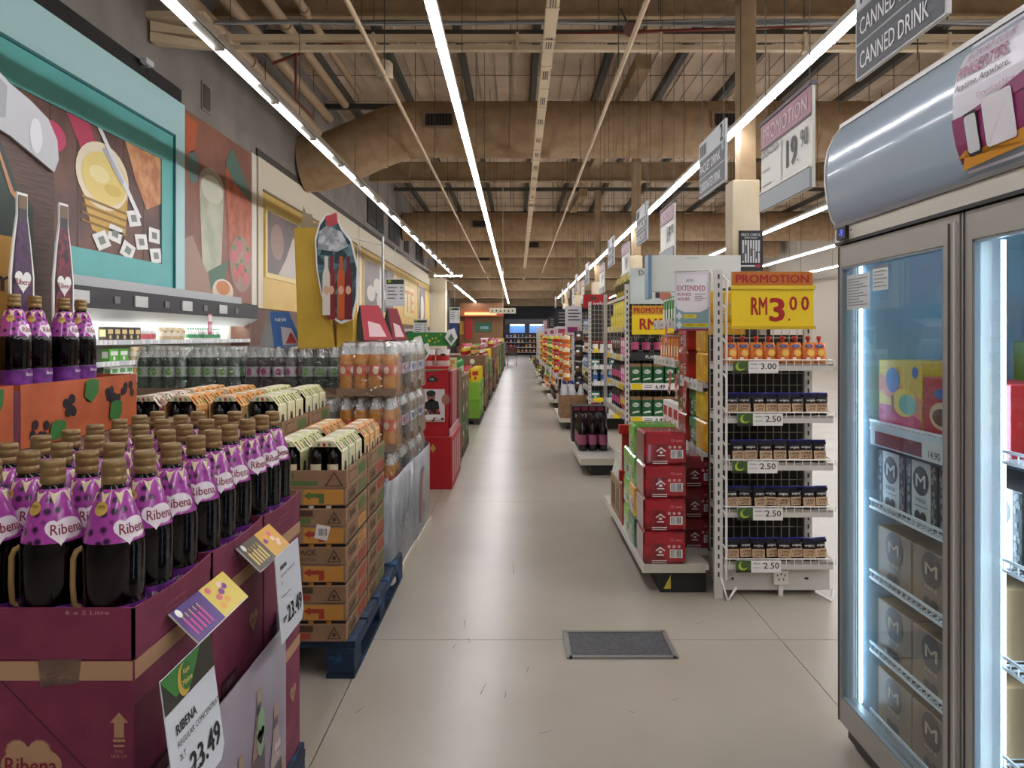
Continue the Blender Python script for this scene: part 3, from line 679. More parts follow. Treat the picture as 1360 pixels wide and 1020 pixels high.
for j in range(3):
    y0 = 1.375+.352*j
    for k in range(2):
        t = thing('cordial_carton', '%s maroon cordial carton, %s stack from the display front' % ('upper' if k else 'lower', ORD[j]), 'carton', (-1.205, y0, .14+.36*k), 0, 'maroon cartons of the cordial display')
        ob('body', MB().cbox(0, .505, 0, .345, 0, .358, mar, .003), t)
        mb = MB(); mb.rect(0.002, .503, .322, .357, tan).rect(.002, .503, .0015, .012, tan); 
        S = MB(Matrix.Translation((.505, 0, 0)) @ Matrix.Rotation(LW, 4, 'Z'), .0007).rect(0.002, .343, .322, .357, tan)
        S.rect(.05, .15, .06, .13, M('#3a141f', .6)).bars(.06, .14, .07, .12, M('#8d6a72', .6), 14, 2); S.flat(heart(.27, .2, .032), tan); S.txt('Ribena', .27, .193, .014, rtx, .048)
        for q in range(3): S.rect(.2, .29, .115-.02*q, .12-.02*q, M('#8d4a5c', .6))
        ob('tape_strip', mb, t); ob('side_print', S, t)
        mb = MB(); ax = .478; mb.flat([(ax-.009, .218), (ax+.009, .218), (ax+.009, .245), (ax+.017, .245), (ax, .264), (ax-.017, .245), (ax-.009, .245)], tan); mb.rect(ax-.011, ax+.011, .21, .215, tan).rect(ax-.01, ax+.01, .201, .205, tan)
        mb.txt('THIS', ax, .19, .006, tan).txt('SIDE UP', ax, .181, .006, tan)
        hc = .318; mb.disc(heart(hc-.006, .183, .043), tan, 1).disc(heart(hc-.006, .183, .046), M('#8d5a5a', .6), .5); mb.flat(ell(hc, .168, .056, .034), tan, 1.2); mb.txt('Ribena', hc, .152, .03, rtx, .094, 'c', 2.5, 0, .02)
        mb.flat([(.26, .322), (.265, .322), (.42, .16), (.415, .16)], M('#4d1529', .6), .6)
        ob('front_print', mb, t)
        if j == 0 and k: ob('sticky_tape', MB().flat([(.33, .36), (.41, .362), (.405, .318), (.335, .31)], thin('#cdb79a', .12, .3, .6), 2).flat([(.335, .36), (.395, .36), (.39, .33), (.345, .325)], M('#94714f', .4), 1.4), t)
        # the second crossing edge crease
blu = M('#122a44', .7, c2='#245f92', ts=9., lo=.54, hi=.7, bump=.3, bs=40.)
def pallet(label, x0, x1, y0, y1, h):
    t = thing('pallet', label, 'pallet', (x0, y0, 0)); w, d = x1-x0, y1-y0
    for i in range(5):
        a = d*i/5+.012; ob('deck_board', MB().box(0, w, a, a+d/5-.024, h-.028, h, blu), t)
    for i in range(3):
        a = (w-.12)*i/2; ob('stringer', MB().box(a, a+.12, 0, d, h-.055, h-.029, blu), t)
        for b in (0, d/2-.07, d-.14): ob('block', MB().cbox(a, a+.12, b, b+.14, .022, h-.056, blu, .004), t)
        ob('runner', MB().box(a, a+.12, 0, d, 0, .021, blu), t)
pallet('blue wooden pallet under the maroon cordial cartons', -1.22, -.69, 1.36, 2.45, .138)
# lilac printed wrap
lil = M('#857c88', .3, c2='#78707c', ts=2., coat=.3)
t = thing('pallet_wrap', 'curved lilac printed board around the foot of the cordial display', 'display board', (0, 0, 0))
path = [(-.645, .9), (-.64, 1.6), (-.64, 2.0), (-.645, 2.1), (-.665, 2.16), (-.70, 2.19)]
vs = []; fs = []
for x, y in path: vs += [(x, y, 0), (x, y, .655), (x-.005, y, 0), (x-.005, y, .655)]
for i in range(5): a = 4*i; fs += [(a, a+4, a+5, a+1), (a+2, a+3, a+7, a+6), (a+1, a+5, a+7, a+3)]
ob('board', MB().add(vs, fs, lil, True), t)
S = MB(Matrix.Translation((-.64, 0, 0)) @ Matrix.Rotation(LW, 4, 'Z'), .0012)
for x, z, c in ((1.62, .1, '#7d5a78'), (1.74, .2, '#8a6a72'), (1.86, .3, '#8d7468'), (1.99, .2, '#a3958e'), (2.05, .02, '#b3a69c')):
    o_ = [(x-.045, z), (x+.045, z), (x+.048, z+.12), (x+.02, z+.22), (x+.014, z+.26), (x-.014, z+.26), (x-.02, z+.22), (x-.048, z+.12)]
    S.flat(o_, M('#4d434e', .4), 1).flat([o_[7], o_[2], o_[3], o_[6]], M(c, .4), 2).rect(x-.015, x+.015, z+.245, z+.28, M('#a38c72', .4), 2); S.flat(heart(x+.01, z+.16, .026), M('#cbbcc6', .4), 3).txt('Ribena', x+.01, z+.15, .011, M('#7a4a62', .4), .038, 'c', 4)
S.flat(ell(1.87, .47, .03, .06), M('#7fa07c', .4), 3)
ob('print', S, t)
ob('floor_trim', MB().box(-.638, -.63, .9, 2.05, 0, .03, OFFW), t)
# price cards and flyers on the display
def card(label, y, z, w, h, tilt, lines, price, green):
    t = thing('price_card', label, 'price card', (-.612, y, z), LW)
    T = Matrix.Rotation(tilt, 4, 'X'); a = h*.26
    mb = MB(T).prism([(0, -h), (w-.02, -h), (w, -h+.02), (w, 0), (0, 0)], 0, .002, M('#d3d9e0', .4)); ob('card', mb, t)
    mb = MB(T, .0008)
    if green:
        mb.rect(0, w, -a, 0, M('#2a2a20', .4)); mb.flat([(0, -a*.1), (0, 0), (w*.75, 0), (w*.5, -a*.8), (w*.2, -a*.75)], M('#357a34', .4), 2)
        mb.flat(ell(w*.38, -a*.5, a*.42, a*.46), M('#c9a94a', .4), 3); mb.flat(ell(w*.42, -a*.44, a*.36, a*.4), M('#2d6b30', .4), 4)
        mb.txt('Raya', w*.42, -a*.40, a*.2, M('#d9c36a', .4), None, 'c', 5).txt('Makna', w*.42, -a*.65, a*.17, M('#d9c36a', .4), None, 'c', 5)
    zz = -a-.03 if green else -.03
    for i, (s, hh) in enumerate(lines): mb.txt(s, .03, zz-hh, hh, INK, None, 'l', 2, 0, .02 if i == 0 else .005); zz -= hh+.012
    mb.rect(.03, w*.5, zz-.02, zz-.018, INK, 2)
    mb.txt('RM', .025, -h+.045, .014, INK, None, 'l'); mb.txt(price, w*.62, -h+.035, .042, INK, w*.62, 'c', 2, 0, .03)
    ob('print', mb, t)
card('white price card reading 23.49 with green picture top, hung low on cordial cartons', 1.29, .858, .21, .24, -.13, (('RIBENA', .017), ('REGULAR CONCENTRATE', .011), ('2LT', .011)), '23.49', True)
card('plain white price card reading 23.49 beside the brown bottle cartons', 1.9, .89, .2, .22, -.08, (('RIBENA', .011), ('REGULAR CONCENTRATE', .007), ('2LT', .007)), '23.49', False)
def flyer(label, y, z, w, c1, c2, seed):
    t = thing('flyer', label, 'flyer', (-.696, y, z), LW)
    T = Matrix.Rotation(-.8, 4, 'X'); q = random.Random(seed)
    ob('sheet', MB(T).box(0, w, -.004, 0, -.085, 0, WHITE), t)
    mb = MB(T @ Matrix.Translation((0, -.004, 0)), .0008).rect(0, w*.5, -.083, 0, M(c1, .3)).rect(w*.5, w, -.083, 0, M(c2, .3))
    for i in range(5): mb.rect(.015+.018*i, .025+.018*i, -.07, -.03-.004*(i % 2), M('#b5408f', .4) if seed == 1 else M('#d9c070', .4), 2); mb.rect(.018+.018*i, .022+.018*i, -.03, -.018, gold, 2)
    mb.flat(ell(.02, -.012, .01), WHITE, 2)
    for i in range(7): mb.flat(ell(w*.55+q.uniform(0, w*.4), -q.uniform(.012, .07), .012, .008, 12), M(q.choice(('#e7a94a', '#7a3a86', '#e8c9b0', '#d96a7a')), .4), 2)
    ob('print', mb, t)
flyer('purple and yellow cordial flyer tilted on the display edge', 1.50, .895, .27, '#4a2a7a', '#d9c455', 1)
flyer('orange and dark flyer above the plain white price card', 1.86, .925, .24, '#4a4436', '#d8a53a', 2)
# upper tier: orange printed trays with bottles and standees
org = M('#b5592f', .5, c2='#a34c26', ts=6.)
for j, (a, b) in enumerate(((2.0, 2.525), (2.56, 3.34))):
    t = thing('printed_tray', ('orange berry-printed tray with maroon side, cut by the picture edge', 'orange berry-printed tray carrying four cordial bottles')[j], 'tray', (-1.69, a, 1.065), LW)
    L = b-a
    ob('body', MB().box(0, L, 0, .4, 0, .185, M('#6b2740', .6)), t)
    ob('rim', MB().box(0, L, 0, .005, .185, .22, org).box(0, .005, .005, .4, .185, .22, org).box(L-.005, L, .005, .4, .185, .22, org), t)
    mb = MB(eps=.0012).rect(0, L, 0, .22, org, 1); q = random.Random(3+j)
    for (cx, cz, n) in ((.1, .05, 8), (.27, .13, 8), (.4, .16, 6), (.58, .15, 9), (.7, .17, 5)):
        if cx > L: continue
        for i in range(n): mb.flat(ell(min(L-.03, cx+q.uniform(-.045, .045)), min(.195, max(.025, cz+q.uniform(-.035, .03))), .018, .018, 10), M('#1c1420', .4), 2+i*.3)
    for cx, cz in ((.42, .19), (.6, .09), (.2, .05)):
        if cx < L: mb.flat([(cx-.05, cz-.04), (cx, cz-.065 if cz > .07 else cz-.04), (cx+.045, cz-.03), (cx+.05, cz+.02), (cx, cz+.03), (cx-.04, cz+.02)], M('#2f6b33', .4), 6)
    ob('print', mb, t)
    ob('liner', MB().box(-.03, 0, .0, .39, 0, .2, M('#5d1f38', .6)), t)
for i, (x, y) in enumerate(((-1.765, 2.42), (-1.765, 2.64), (-1.765, 2.755), (-1.765, 2.93), (-1.765, 3.045), (-1.885, 2.68))):
    put_bottle((x, y, 1.251), R.uniform(.5, .9), ('purple cordial bottle on upper orange tray, cut by the picture edge', 'purple cordial bottle on upper orange tray, first of the front pair', 'purple cordial bottle on upper orange tray, second of the front pair', 'purple cordial bottle on upper orange tray, third of four', 'purple cordial bottle on upper orange tray, furthest along the aisle', 'purple cordial bottle on upper orange tray, behind the front pair')[i], 'cordial bottles on the orange trays')
for j in range(2):
    for k in range(3):
        y0 = 2.0+.68*j
        t = thing('brown_carton', 'plain brown carton under the orange trays, %s tier, %s end' % (('floor', 'middle', 'top')[k], ('near', 'far')[j]), 'carton', (-1.70, y0, .355*k), LW, 'plain brown cartons under the orange trays')
        ob('body', MB().cbox(0, .675, 0, .4, 0, .353, M('#8d6a58', .8, c2='#80604e', ts=6.), .004), t)
        mb = MB().rect(.0, .675, .165, .185, M('#a8866a', .6)); 
        for q in range(4): mb.rect(.2, .45, .27-.022*q, .28-.022*q, M('#5d4236', .7))
        mb.rect(.5, .6, .05, .1, M('#5d4236', .7)); ob('print', mb, t)
t = thing('header_standee', 'large green and yellow Raya standee with songkok picture at the frame edge', 'standee', (-1.93, 2.0, 1.05), LW)
ob('board', MB().prism([(0, 0), (1.14, 0), (1.14, 1.2), (.99, 1.2), (.85, 1.33), (.0, 1.4)], 0, .03, M('#3d2a20', .5, c2='#573a2b', ts=8., stretch=(1, 1, 14))), t)
mb = MB(eps=.0015)
mb.flat([(0, 0), (1.0, 0), (1.0, .92), (.9, .97), (.82, 1.12), (.7, 1.2), (0, 1.2)], M('#1f332a', .5), 1)
mb.flat([(.95, .92), (.88, .96), (.8, 1.1), (.68, 1.18), (.67, 1.17), (.79, 1.09), (.86, .95), (.93, .9)], M('#b0805a', .5), 2)
mb.flat([(0, 0), (1.02, 0), (1.02, .42), (.99, .58), (.93, .62), (.88, .78), (.0, .78)], M('#c79a3a', .5), 2)
mb.txt('val', .72, .86, .055, M('#e8e6dc', .5), None, 'c', 3); mb.txt('Utama', .97, .57, .085, M('#2b241a', .5), .5, 'r', 3, 0, .02); mb.txt('nye', .86, .40, .05, M('#2b241a', .5), None, 'c', 3)
ob('print', mb, t)
mb = MB(eps=.0015).prism([(.7, 1.18), (.85, 1.16), (1.12, 1.08), (1.15, 1.14), (1.14, 1.22), (1.08, 1.29), (.97, 1.33), (.84, 1.36), (.7, 1.42)], -.012, 0, M('#aeb0b2', .5))
mb.flat([(.72, 1.2), (.82, 1.22), (.83, 1.34), (.72, 1.39)], M('#8f9296', .5), 1, -.012).flat(ell(1.0, 1.2, .04, .07, 14), M('#c9cbcd', .5), 1, -.012)
ob('cap_cutout', mb, t)
for i, (y, c) in enumerate(((2.66, '#4a1f52'), (2.885, '#7d2430'))):
    t = thing('bottle_cutout', ('white-edged card bottle cutout with purple berries', 'white-edged card bottle cutout with red strawberries')[i], 'cutout', (-1.86+.02*i, y+.1, 1.06), LW)
    out = [(.0, 0), (.14, 0), (.14, .62), (.118, .76), (.1, .85), (.1, .93), (.04, .93), (.04, .85), (.022, .76), (0, .62)]
    ob('card', MB().prism(out, 0, .006, WHITE), t)
    mb = MB(eps=.001); ins = [(.07+(x-.07)*.86, .01+z*.975) for x, z in out]; mb.flat(ins, M('#1f1118', .3), 1)
    mb.flat([(ins[2][0], .42), (ins[3][0], .73), (ins[4][0], .83), (ins[7][0], .83), (ins[8][0], .73), (ins[9][0], .42), (.07, .36)], M(c, .4, c2='#2a1030', ts=30.), 2)
    mb.rect(.045, .095, .87, .92, M('#6a5230', .4), 2); mb.flat(heart(.07, .6, .05), WHITE, 3); mb.txt('Ribena', .07, .585, .022, rtx, .09, 'c', 4); mb.flat(ell(.07, .44, .035, .05, 12), M('#b03a48' if i else '#8a4a9a', .4), 3); mb.rect(.0+.02, .12, .05, .1, M('#6a4a7a', .4), 2)
    ob('print', mb, t)
# ================================================================ BROWN BOTTLE CARTONS ON BLUE PALLET
pallet('long blue pallet under the brown bottle cartons', -1.9, -.69, 3.19, 4.53, .155)
kraft = M('#97775a', .8, c2='#8a6c50', ts=10., bump=.1, bs=100.); kink = M('#4a3424', .7); kgr = M('#54703a', .6); korg = M('#c28a3c', .6); kred = M('#a03a2c', .6)
def carton_mesh(kind):
    W, D, Hh = .372, .44, .161
    c = [kgr, kred, M('#5c4030', .6)][kind]; parts = {}
    mb = MB(); mb.cbox(0, W, 0, D, 0, .075, kraft, .003); mb.cbox(0, W, 0, D, .088, Hh, kraft, .003); mb.box(.006, W-.006, .008, D-.006, .075, .088, BLACK)
    parts['body'] = mb.mesh('body')
    mb = MB()
    for i in range(4): mb.lathe([(.014, 0), (.014, .012)], M(('#c9c3b5', '#b5752a', '#b5752a')[kind], .4), 8, (.07+.075*i, .014, .0755))
    parts['bottle_caps'] = mb.mesh('bottle_caps')
    mb = MB()
    mb.rect(.01, .15, .045, .068, c).rect(.01, .22, .012, .036, c); mb.rect(.16, .23, .042, .068, kink); mb.flat([(.29, .012), (.35, .012), (.32, .065)], kink).flat([(.298, .016), (.342, .016), (.32, .056)], kraft, 2).flat(ell(.32, .03, .008, .01, 8), kink, 3)
    if kind == 2: mb.rect(.0, .26, .008, .07, kraft, 2).txt('6 X 4 PACK', .16, .042, .022, kink, .17, 'c', 3, 0, .02).txt('330ml GLASS BOTTLES', .16, .018, .012, kink, .17, 'c', 3)
    else: mb.txt('GINGER', .08, .05, .012, kraft, .1, 'c', 2)
    mb.rect(.02, .16, .095, .152, kraft).bars(.02, .16, .1, .148, kink, 26, 5); mb.rect(.02, .16, .148, .151, kink, 2); mb.rect(.02, .16, .097, .1, kink, 2)
    mb.rect(.19, .36, .093, .156, korg); a = kgr if kind == 0 else kred
    mb.flat([(.19, .13), (.22, .113), (.22, .122), (.255, .122), (.255, .098), (.278, .098), (.278, .14), (.22, .14), (.22, .148)], a, 2)
    S = MB(Matrix.Translation((W, 0, 0)) @ Matrix.Rotation(LW, 4, 'Z'))
    for z0 in (0, .085): S.rect(.03, .2, z0+.01, z0+.06, kink, 1).rect(.034, .196, z0+.014, z0+.056, kraft, 2).bars(.05, .18, z0+.02, z0+.05, kink, 10, 3, 3); S.rect(.24, .40, z0+.012, z0+.062, (kgr, kred, korg)[kind], 1); S.txt('6X4', .32, z0+.022, .028, kraft, .1, 'c', 2)
    parts['front_print'] = mb.mesh('front_print'); parts['side_print'] = S.mesh('side_print')
    return parts
CM = [carton_mesh(i) for i in range(3)]
def carton(label, x, y, z, kind):
    t = thing('bottle_carton', label, 'carton', (x, y, z), 0, 'brown bottle cartons')
    for n, me in CM[kind].items(): ob(n, me, t)
def otray(label, x, y, z, kind):
    t = thing('open_tray', label, 'tray', (x, y, z), 0, 'open brown trays of bottle packs'); W, D, h = .372, .44, .075
    mb = MB().box(0, W, 0, .005, 0, h, kraft).box(0, W, D-.005, D, 0, h, kraft).box(0, .005, .005, D-.005, 0, h, kraft).box(W-.005, W, .005, D-.005, 0, h, kraft).box(.005, W-.005, .005, D-.005, 0, .004, kraft)
    ob('body', mb, t)
    mb = MB().rect(.01, .15, .04, .066, kgr).rect(.01, .25, .01, .03, kgr).flat([(.28, .008), (.36, .008), (.32, .07)], kink).flat([(.29, .012), (.35, .012), (.32, .062)], kraft, 2)
    S = MB(Matrix.Translation((W, 0, 0)) @ Matrix.Rotation(LW, 4, 'Z')).rect(.05, .2, .01, .06, kink).rect(.054, .196, .014, .056, kraft, 2).rect(.24, .4, .01, .06, kgr)
    ob('front_print', mb, t); ob('side_print', S, t)
# four-packs
jdark = M('#0b0605', .1, spec=.35)
def fourpack(cA, cB):
    w, d, z1, z2 = .15, .13, .145, .192
    sl = M(cA, .5, c2=cB, tex='cells', ts=40., lo=.2, hi=.8)
    mb = MB()   # wrap open at front and back
    vs = []
    for y in (-d/2, d/2): vs += [(-w/2, y, .0), (-w/2, y, z1), (-w*.26, y, z2), (w*.26, y, z2), (w/2, y, z1), (w/2, y, 0)]
    mb.add(vs, [(0,6,7,1),(1,7,8,2),(2,8,9,3),(3,9,10,4),(4,10,11,5)], sl)
    mb.box(-w*.12, w*.12, -d*.3, d*.3, z2, z2+.003, M('#e8e0d0', .5))
    for s_ in (-1, 1):
        for k in range(3):
            y = -d/2+.02+k*.04; X = lambda u: s_*(w/2+(w*.26-w/2)*u+.0008); Z = lambda u: z1+(z2-z1)*u+.0008
            q_ = [(X(.15), y, Z(.15)), (X(.15), y+.022, Z(.15)), (X(.75), y+.016, Z(.75)), (X(.75), y+.004, Z(.75))]; mb.add(q_, [(0,1,2,3) if s_ > 0 else (3,2,1,0)], M(('#2a1f1a', '#a8742c', '#5a7a3a')[k], .5))
        q_ = [(s_*(w/2+.0008), -d*.3, .05), (s_*(w/2+.0008), d*.3, .05), (s_*(w/2+.0008), d*.3, .11), (s_*(w/2+.0008), -d*.3, .11)]; mb.add(q_, [(0,1,2,3) if s_ > 0 else (3,2,1,0)], M('#d8cfb2', .5))
        q_ = [(s_*(w/2+.0014), -d*.18, .06), (s_*(w/2+.0014), d*.18, .06), (s_*(w/2+.0014), d*.12, .1), (s_*(w/2+.0014), -d*.12, .1)]; mb.add(q_, [(0,1,2,3) if s_ > 0 else (3,2,1,0)], M('#3a2a20', .5))
    a = mb.mesh('sleeve')
    mb = MB().flat([(-w*.36, .168), (w*.36, .168), (w*.26, z2), (-w*.26, z2)], M('#ddd3be', .5), .5, -d/2)
    for i in range(3): mb.flat([(-.03+.025*i, .17), (-.015+.025*i, .17), (-.018+.022*i, .185), (-.028+.022*i, .185)], M('#a8292c' if i % 2 else '#6f9a3c', .5), 1.5, -d/2)
    b = mb.mesh('sleeve_front')
    c = MB().lathe([(.032, 0), (.0345, .01), (.0345, .12), (.026, .142), (.013, .155), (.013, .185)], jdark, 12)
    lm = M('#d3c7a8', .5); c.add([(.0352*math.cos(-PI/2+q), .0352*math.sin(-PI/2+q), z) for z in (.03, .095) for q in (-.7, -.35, 0, .35, .7)], [(i, i+1, i+6, i+5) for i in range(4)], lm)
    c.map = lambda p: (.0352*math.cos(-PI/2+p.x/.0352), .0352*math.sin(-PI/2+p.x/.0352)-.0005+p.y, p.z); c.rect(-.012, .012, .045, .05, kink, 1).rect(-.014, .014, .06, .07, M('#6a7a4a', .5), 1); c.map = None
    return a, b, c.mesh('bottle')
FP = [fourpack('#c9d08a', '#e6e0c6'), fourpack('#d88a3a', '#e9c48a'), fourpack('#ddd2c0', '#8a4a5a')]
FN = ['cream and green', 'orange', 'cream and plum']
def packs(x, y, z, kinds, where):
    n = 0
    for j in range(3):
        for i in range(2):
            k = kinds[i]
            t = thing('bottle_fourpack', '%s bottle four-pack in the %s, %s row back, %s column' % (FN[k], where, ORD[j], ORD[1-i]), 'bottle pack', (x+.098+.176*i, y+.078+.142*j, z+.004), 0, 'four-packs in the brown trays')
            a, b, c = FP[k]; ob('sleeve', a, t); ob('sleeve_front', b, t)
            for s in (-1, 1):
                ob('bottle', c, t, (s*.0365, -.036, 0)); ob('bottle', c, t, (s*.0365, .036, 0))
st = [('A', -1.096, 3.19, 4, [0, 0], [1, 1, 2, 0]), ('B', -1.096, 3.66, 4, [1, 1], [0, 1, 0, 1]), ('C', -1.48, 3.55, 5, [1, 0], [1, 0, 1, 0, 1]), ('D', -1.48, 4.01, 5, [0, 0], [1, 0, 1, 0, 1]), ('E', -1.868, 3.55, 5, [2, 1], [0, 1, 0, 1, 0]), ('F', -1.868, 4.01, 5, [1, 1], [0, 1, 0, 1, 0])]
wn = dict(A='front aisle tray', B='second aisle tray', C='taller middle tray', D='rear middle tray', E='taller inner tray', F='rear inner tray')
for s, x, y, n, kk, ck in st:
    for k in range(n): carton('brown bottle carton, %s from the pallet, in the stack below the %s' % (ORD[k], wn[s]), x, y, .156+.163*k, ck[k])
    otray('open brown tray of bottle four-packs, the %s' % wn[s], x, y, .156+.163*n, 0)
    packs(x, y, .156+.163*n, kk, wn[s])
t = thing('barcode_sticker', 'white barcode sticker on the brown carton front', 'sticker', (-.86, 3.189, .585))
ob('paper', MB().flat([(0, .012), (.055, 0), (.07, .06), (.012, .072)], WHITE, 2), t); ob('bars', MB().bars(.018, .055, .022, .052, INK, 12, 4, 3), t)

# ================================================================ SHRINK-WRAPPED SODA PACKS
def soda(body, lab, spot, cap, label_txt=None, h=.315, r=.0435):
    mb = MB(); b = M(body, .1, coat=.4)
    mb.lathe([(r*.8, 0), (r, .012), (r, h*.2), (r*.93, h*.26), (r*.96, h*.36)], b, 12); mb.lathe([(r*.97, h*.36), (r*.97, h*.58)], M(lab, .35), 12, cap=False)
    mb.lathe([(r*.96, h*.58), (r*.98, h*.66), (r*.75, h*.78)], b, 12, cap=False); mb.lathe([(r*.75, h*.78), (r*.32, h*.92), (r*.3, h*.94)], M('#c3c9c6', .08, coat=.5), 12, cap=False)
    mb.lathe([(r*.36, h*.94), (r*.36, h)], M(cap, .4), 10)
    mb.map = lambda p: ((r*.97-p.y)*math.sin(p.x/r), -(r*.97-p.y)*math.cos(p.x/r), p.z)
    for k in range(4):
        x = k*PI/2*r; mb.disc(ell(x, h*.47, .019, .024, 12), M(spot, .4), 1, 0, 2); 
        if label_txt: mb.txt(label_txt, x, h*.45, .014, WHITE, .03, 'c', 2.5)
    return mb.mesh('bottle')
SB = dict(orange=soda('#d08a2a', '#d9571c', '#efd9b4', '#e6e4df'), lime=soda('#25463c', '#b9c6bd', '#5fae2e', '#dfe4e0', '7UP'), purple=soda('#24202a', '#b9b4bd', '#a8357a', '#e0dde2'), clear=soda('#a99f90', '#d2d8e2', '#2450a8', '#e3e2de'), grey=soda('#8d8f8e', '#9a9aa0', '#5a3a7a', '#e6e6e2'))
def film_mesh(w, d, h):
    vs = []; fs = []; q = random.Random(int(w*1000)); n = 5
    lv = [(0, 1.0), (.1, 1.02), (.45, 1.0), (.78, .99), (.92, .93), (1.0, .82)]
    per = rrect(-w/2, w/2, -d/2, d/2, .04, 3); k = len(per)
    for z, s in lv:
        for i, (x, y) in enumerate(per): a = 1+q.uniform(-.012, .012); vs.append((x*s*a, y*s*a, h*z+q.uniform(-.004, .004)*(z > .3)))
    for j in range(len(lv)-1):
        for i in range(k): a, b = j*k+i, j*k+(i+1) % k; fs.append((a, b, b+k, a+k))
    c = len(vs); vs.append((0, 0, h*.985))
    for i in range(k): fs.append(((len(lv)-1)*k+i, (len(lv)-1)*k+(i+1) % k, c))
    return MB().add(vs, fs, FILM, True).mesh('shrink_film')
FM = film_mesh(.368, .285, .335)
base_m = MB().box(-.18, .18, -.138, .138, .002, .012, kraft).box(-.18, .18, -.139, -.136, .012, .05, kraft).mesh('base_card')
def sodapack(kind, label, x, y, z, front_card=False):
    t = thing('soda_pack', label, 'soda pack', (x, y, z), 0, 'shrink-wrapped packs of large soda bottles')
    for j in range(3):
        for i in range(4): ob('bottle', SB[kind], t, (-.1335+.089*i, -.09+.09*j, .012), .3*((i+j) % 3-1))
    ob('shrink_film', FM, t); ob('base_card', base_m, t)
z3 = [.06, .40, .742, 1.083]; zn = ['floor layer', 'second layer', 'third layer', 'top layer']
for k in (2, 3, 1): sodapack('orange', 'shrink-wrapped orange soda pack behind the bottle cartons, %s' % zn[k], -.925, 4.75, z3[k])
for k in (1, 2, 3):
    sodapack('purple', 'shrink-wrapped dark soda pack with pink labels behind the orange pack, %s' % zn[k], -.915, 5.06, z3[k])
    sodapack('clear', 'shrink-wrapped pale soda pack with blue labels, %s, nearer stack' % zn[k], -.90, 5.37, z3[k])
    sodapack('clear', 'shrink-wrapped pale soda pack with blue labels, %s, further stack' % zn[k], -.89, 5.68, z3[k])
for i, (kd, nm_) in enumerate((('lime', 'green soda pack with lime labels, inner end of the row'), ('lime', 'green soda pack with lime labels, second from the inner end'), ('purple', 'dark soda pack with pink labels between the green packs'), ('lime', 'green soda pack under the yellow standee'))):
    sodapack(kd, 'shrink-wrapped '+nm_, -2.46+.385*i if i else -2.44, 5.28, 1.05)
sodapack('grey', 'shrink-wrapped grey water pack behind the brown trays, inner one', -1.72, 4.85, .72); sodapack('grey', 'shrink-wrapped grey water pack behind the brown trays, outer one', -1.31, 4.85, .72)
# what carries them: plain carton plinths
t = thing('plinth', 'brown cardboard plinth under the green soda packs', 'plinth', (-2.66, 5.12, 0)); ob('body', MB().cbox(0, 1.58, 0, .36, 0, 1.048, CARD, .004), t)
t = thing('plinth', 'brown cardboard plinth under the grey water packs', 'plinth', (-1.95, 4.68, 0)); ob('body', MB().cbox(0, .85, 0, .33, 0, .718, CARD, .004), t)
t = thing('plinth', 'low cardboard base under the soda stacks by the printed wrap', 'plinth', (-1.14, 4.58, 0)); ob('body', MB().cbox(0, .4, 0, 1.27, 0, .398, CARD, .004), t)
# printed blue-grey wraps around the soda
ice = M('#84888c', .35, c2='#6f757d', ts=5., coat=.2)
def wrap(label, path, h, prints):
    t = thing('printed_wrap', label, 'display board', (0, 0, 0)); vs = []; fs = []
    for x, y in path: vs += [(x, y, .05), (x, y, h), (x-.004, y+.004, .05), (x-.004, y+.004, h)]
    for i in range(len(path)-1): a = 4*i; fs += [(a, a+4, a+5, a+1), (a+2, a+3, a+7, a+6), (a+1, a+5, a+7, a+3)]
    ob('board', MB().add(vs, fs, ice, True), t)
    mb = MB(eps=.002); prints(mb); ob('print', mb, t)
    vs = []; fs = []
    for x, y in path: vs += [(x+.012, y, 0), (x+.012, y, .05), (x-.01, y, .05)]
    for i in range(len(path)-1): a = 3*i; fs += [(a, a+3, a+4, a+1), (a+1, a+4, a+5, a+2)]
    ob('floor_trim', MB().add(vs, fs, M('#d6cfc0', .4)), t)
def pr1(mb):
    mb.box(-.805, -.775, 4.284, 4.286, .05, .62, BLUE); mb.box(-.8, -.78, 4.281, 4.284, .08, .3, YEL)
    mb.T = Matrix.Translation((-.71, 0, 0)) @ Matrix.Rotation(LW, 4, 'Z'); q = random.Random(4)
    for i in range(26):
        x, z = 4.4+q.uniform(0, .6), .15+q.uniform(0, .38); mb.flat([(x, z), (x+.01, z), (x+.015+q.uniform(-.01, .01), z+.1), (x+.005, z+.1)], M('#a3a9ae', .4), 1+.2*i)
    mb.txt('icy', 4.7, .25, .12, M('#a0a7ad', .4), None, 'c', 8)
def pr2(mb):
    mb.T = Matrix.Translation((-.69, 0, 0)) @ Matrix.Rotation(LW, 4, 'Z')
    mb.flat(rrect(5.35, 5.75, .12, .5, .06), M('#8d6f74', .4), 1); mb.flat(ell(5.55, .35, .1, .12), M('#b5a3a0', .4), 2)
wrap('curved blue-grey printed board around the soda stacks, front half', [(-.81, 4.287), (-.77, 4.29), (-.725, 4.33), (-.712, 4.45), (-.71, 5.0), (-.705, 5.1)], .62, pr1)
wrap('curved blue-grey printed board around the soda stacks, rear half', [(-.715, 5.13), (-.695, 5.2), (-.69, 5.5), (-.68, 5.85), (-.70, 5.95), (-.75, 6.0)], .62, pr2)

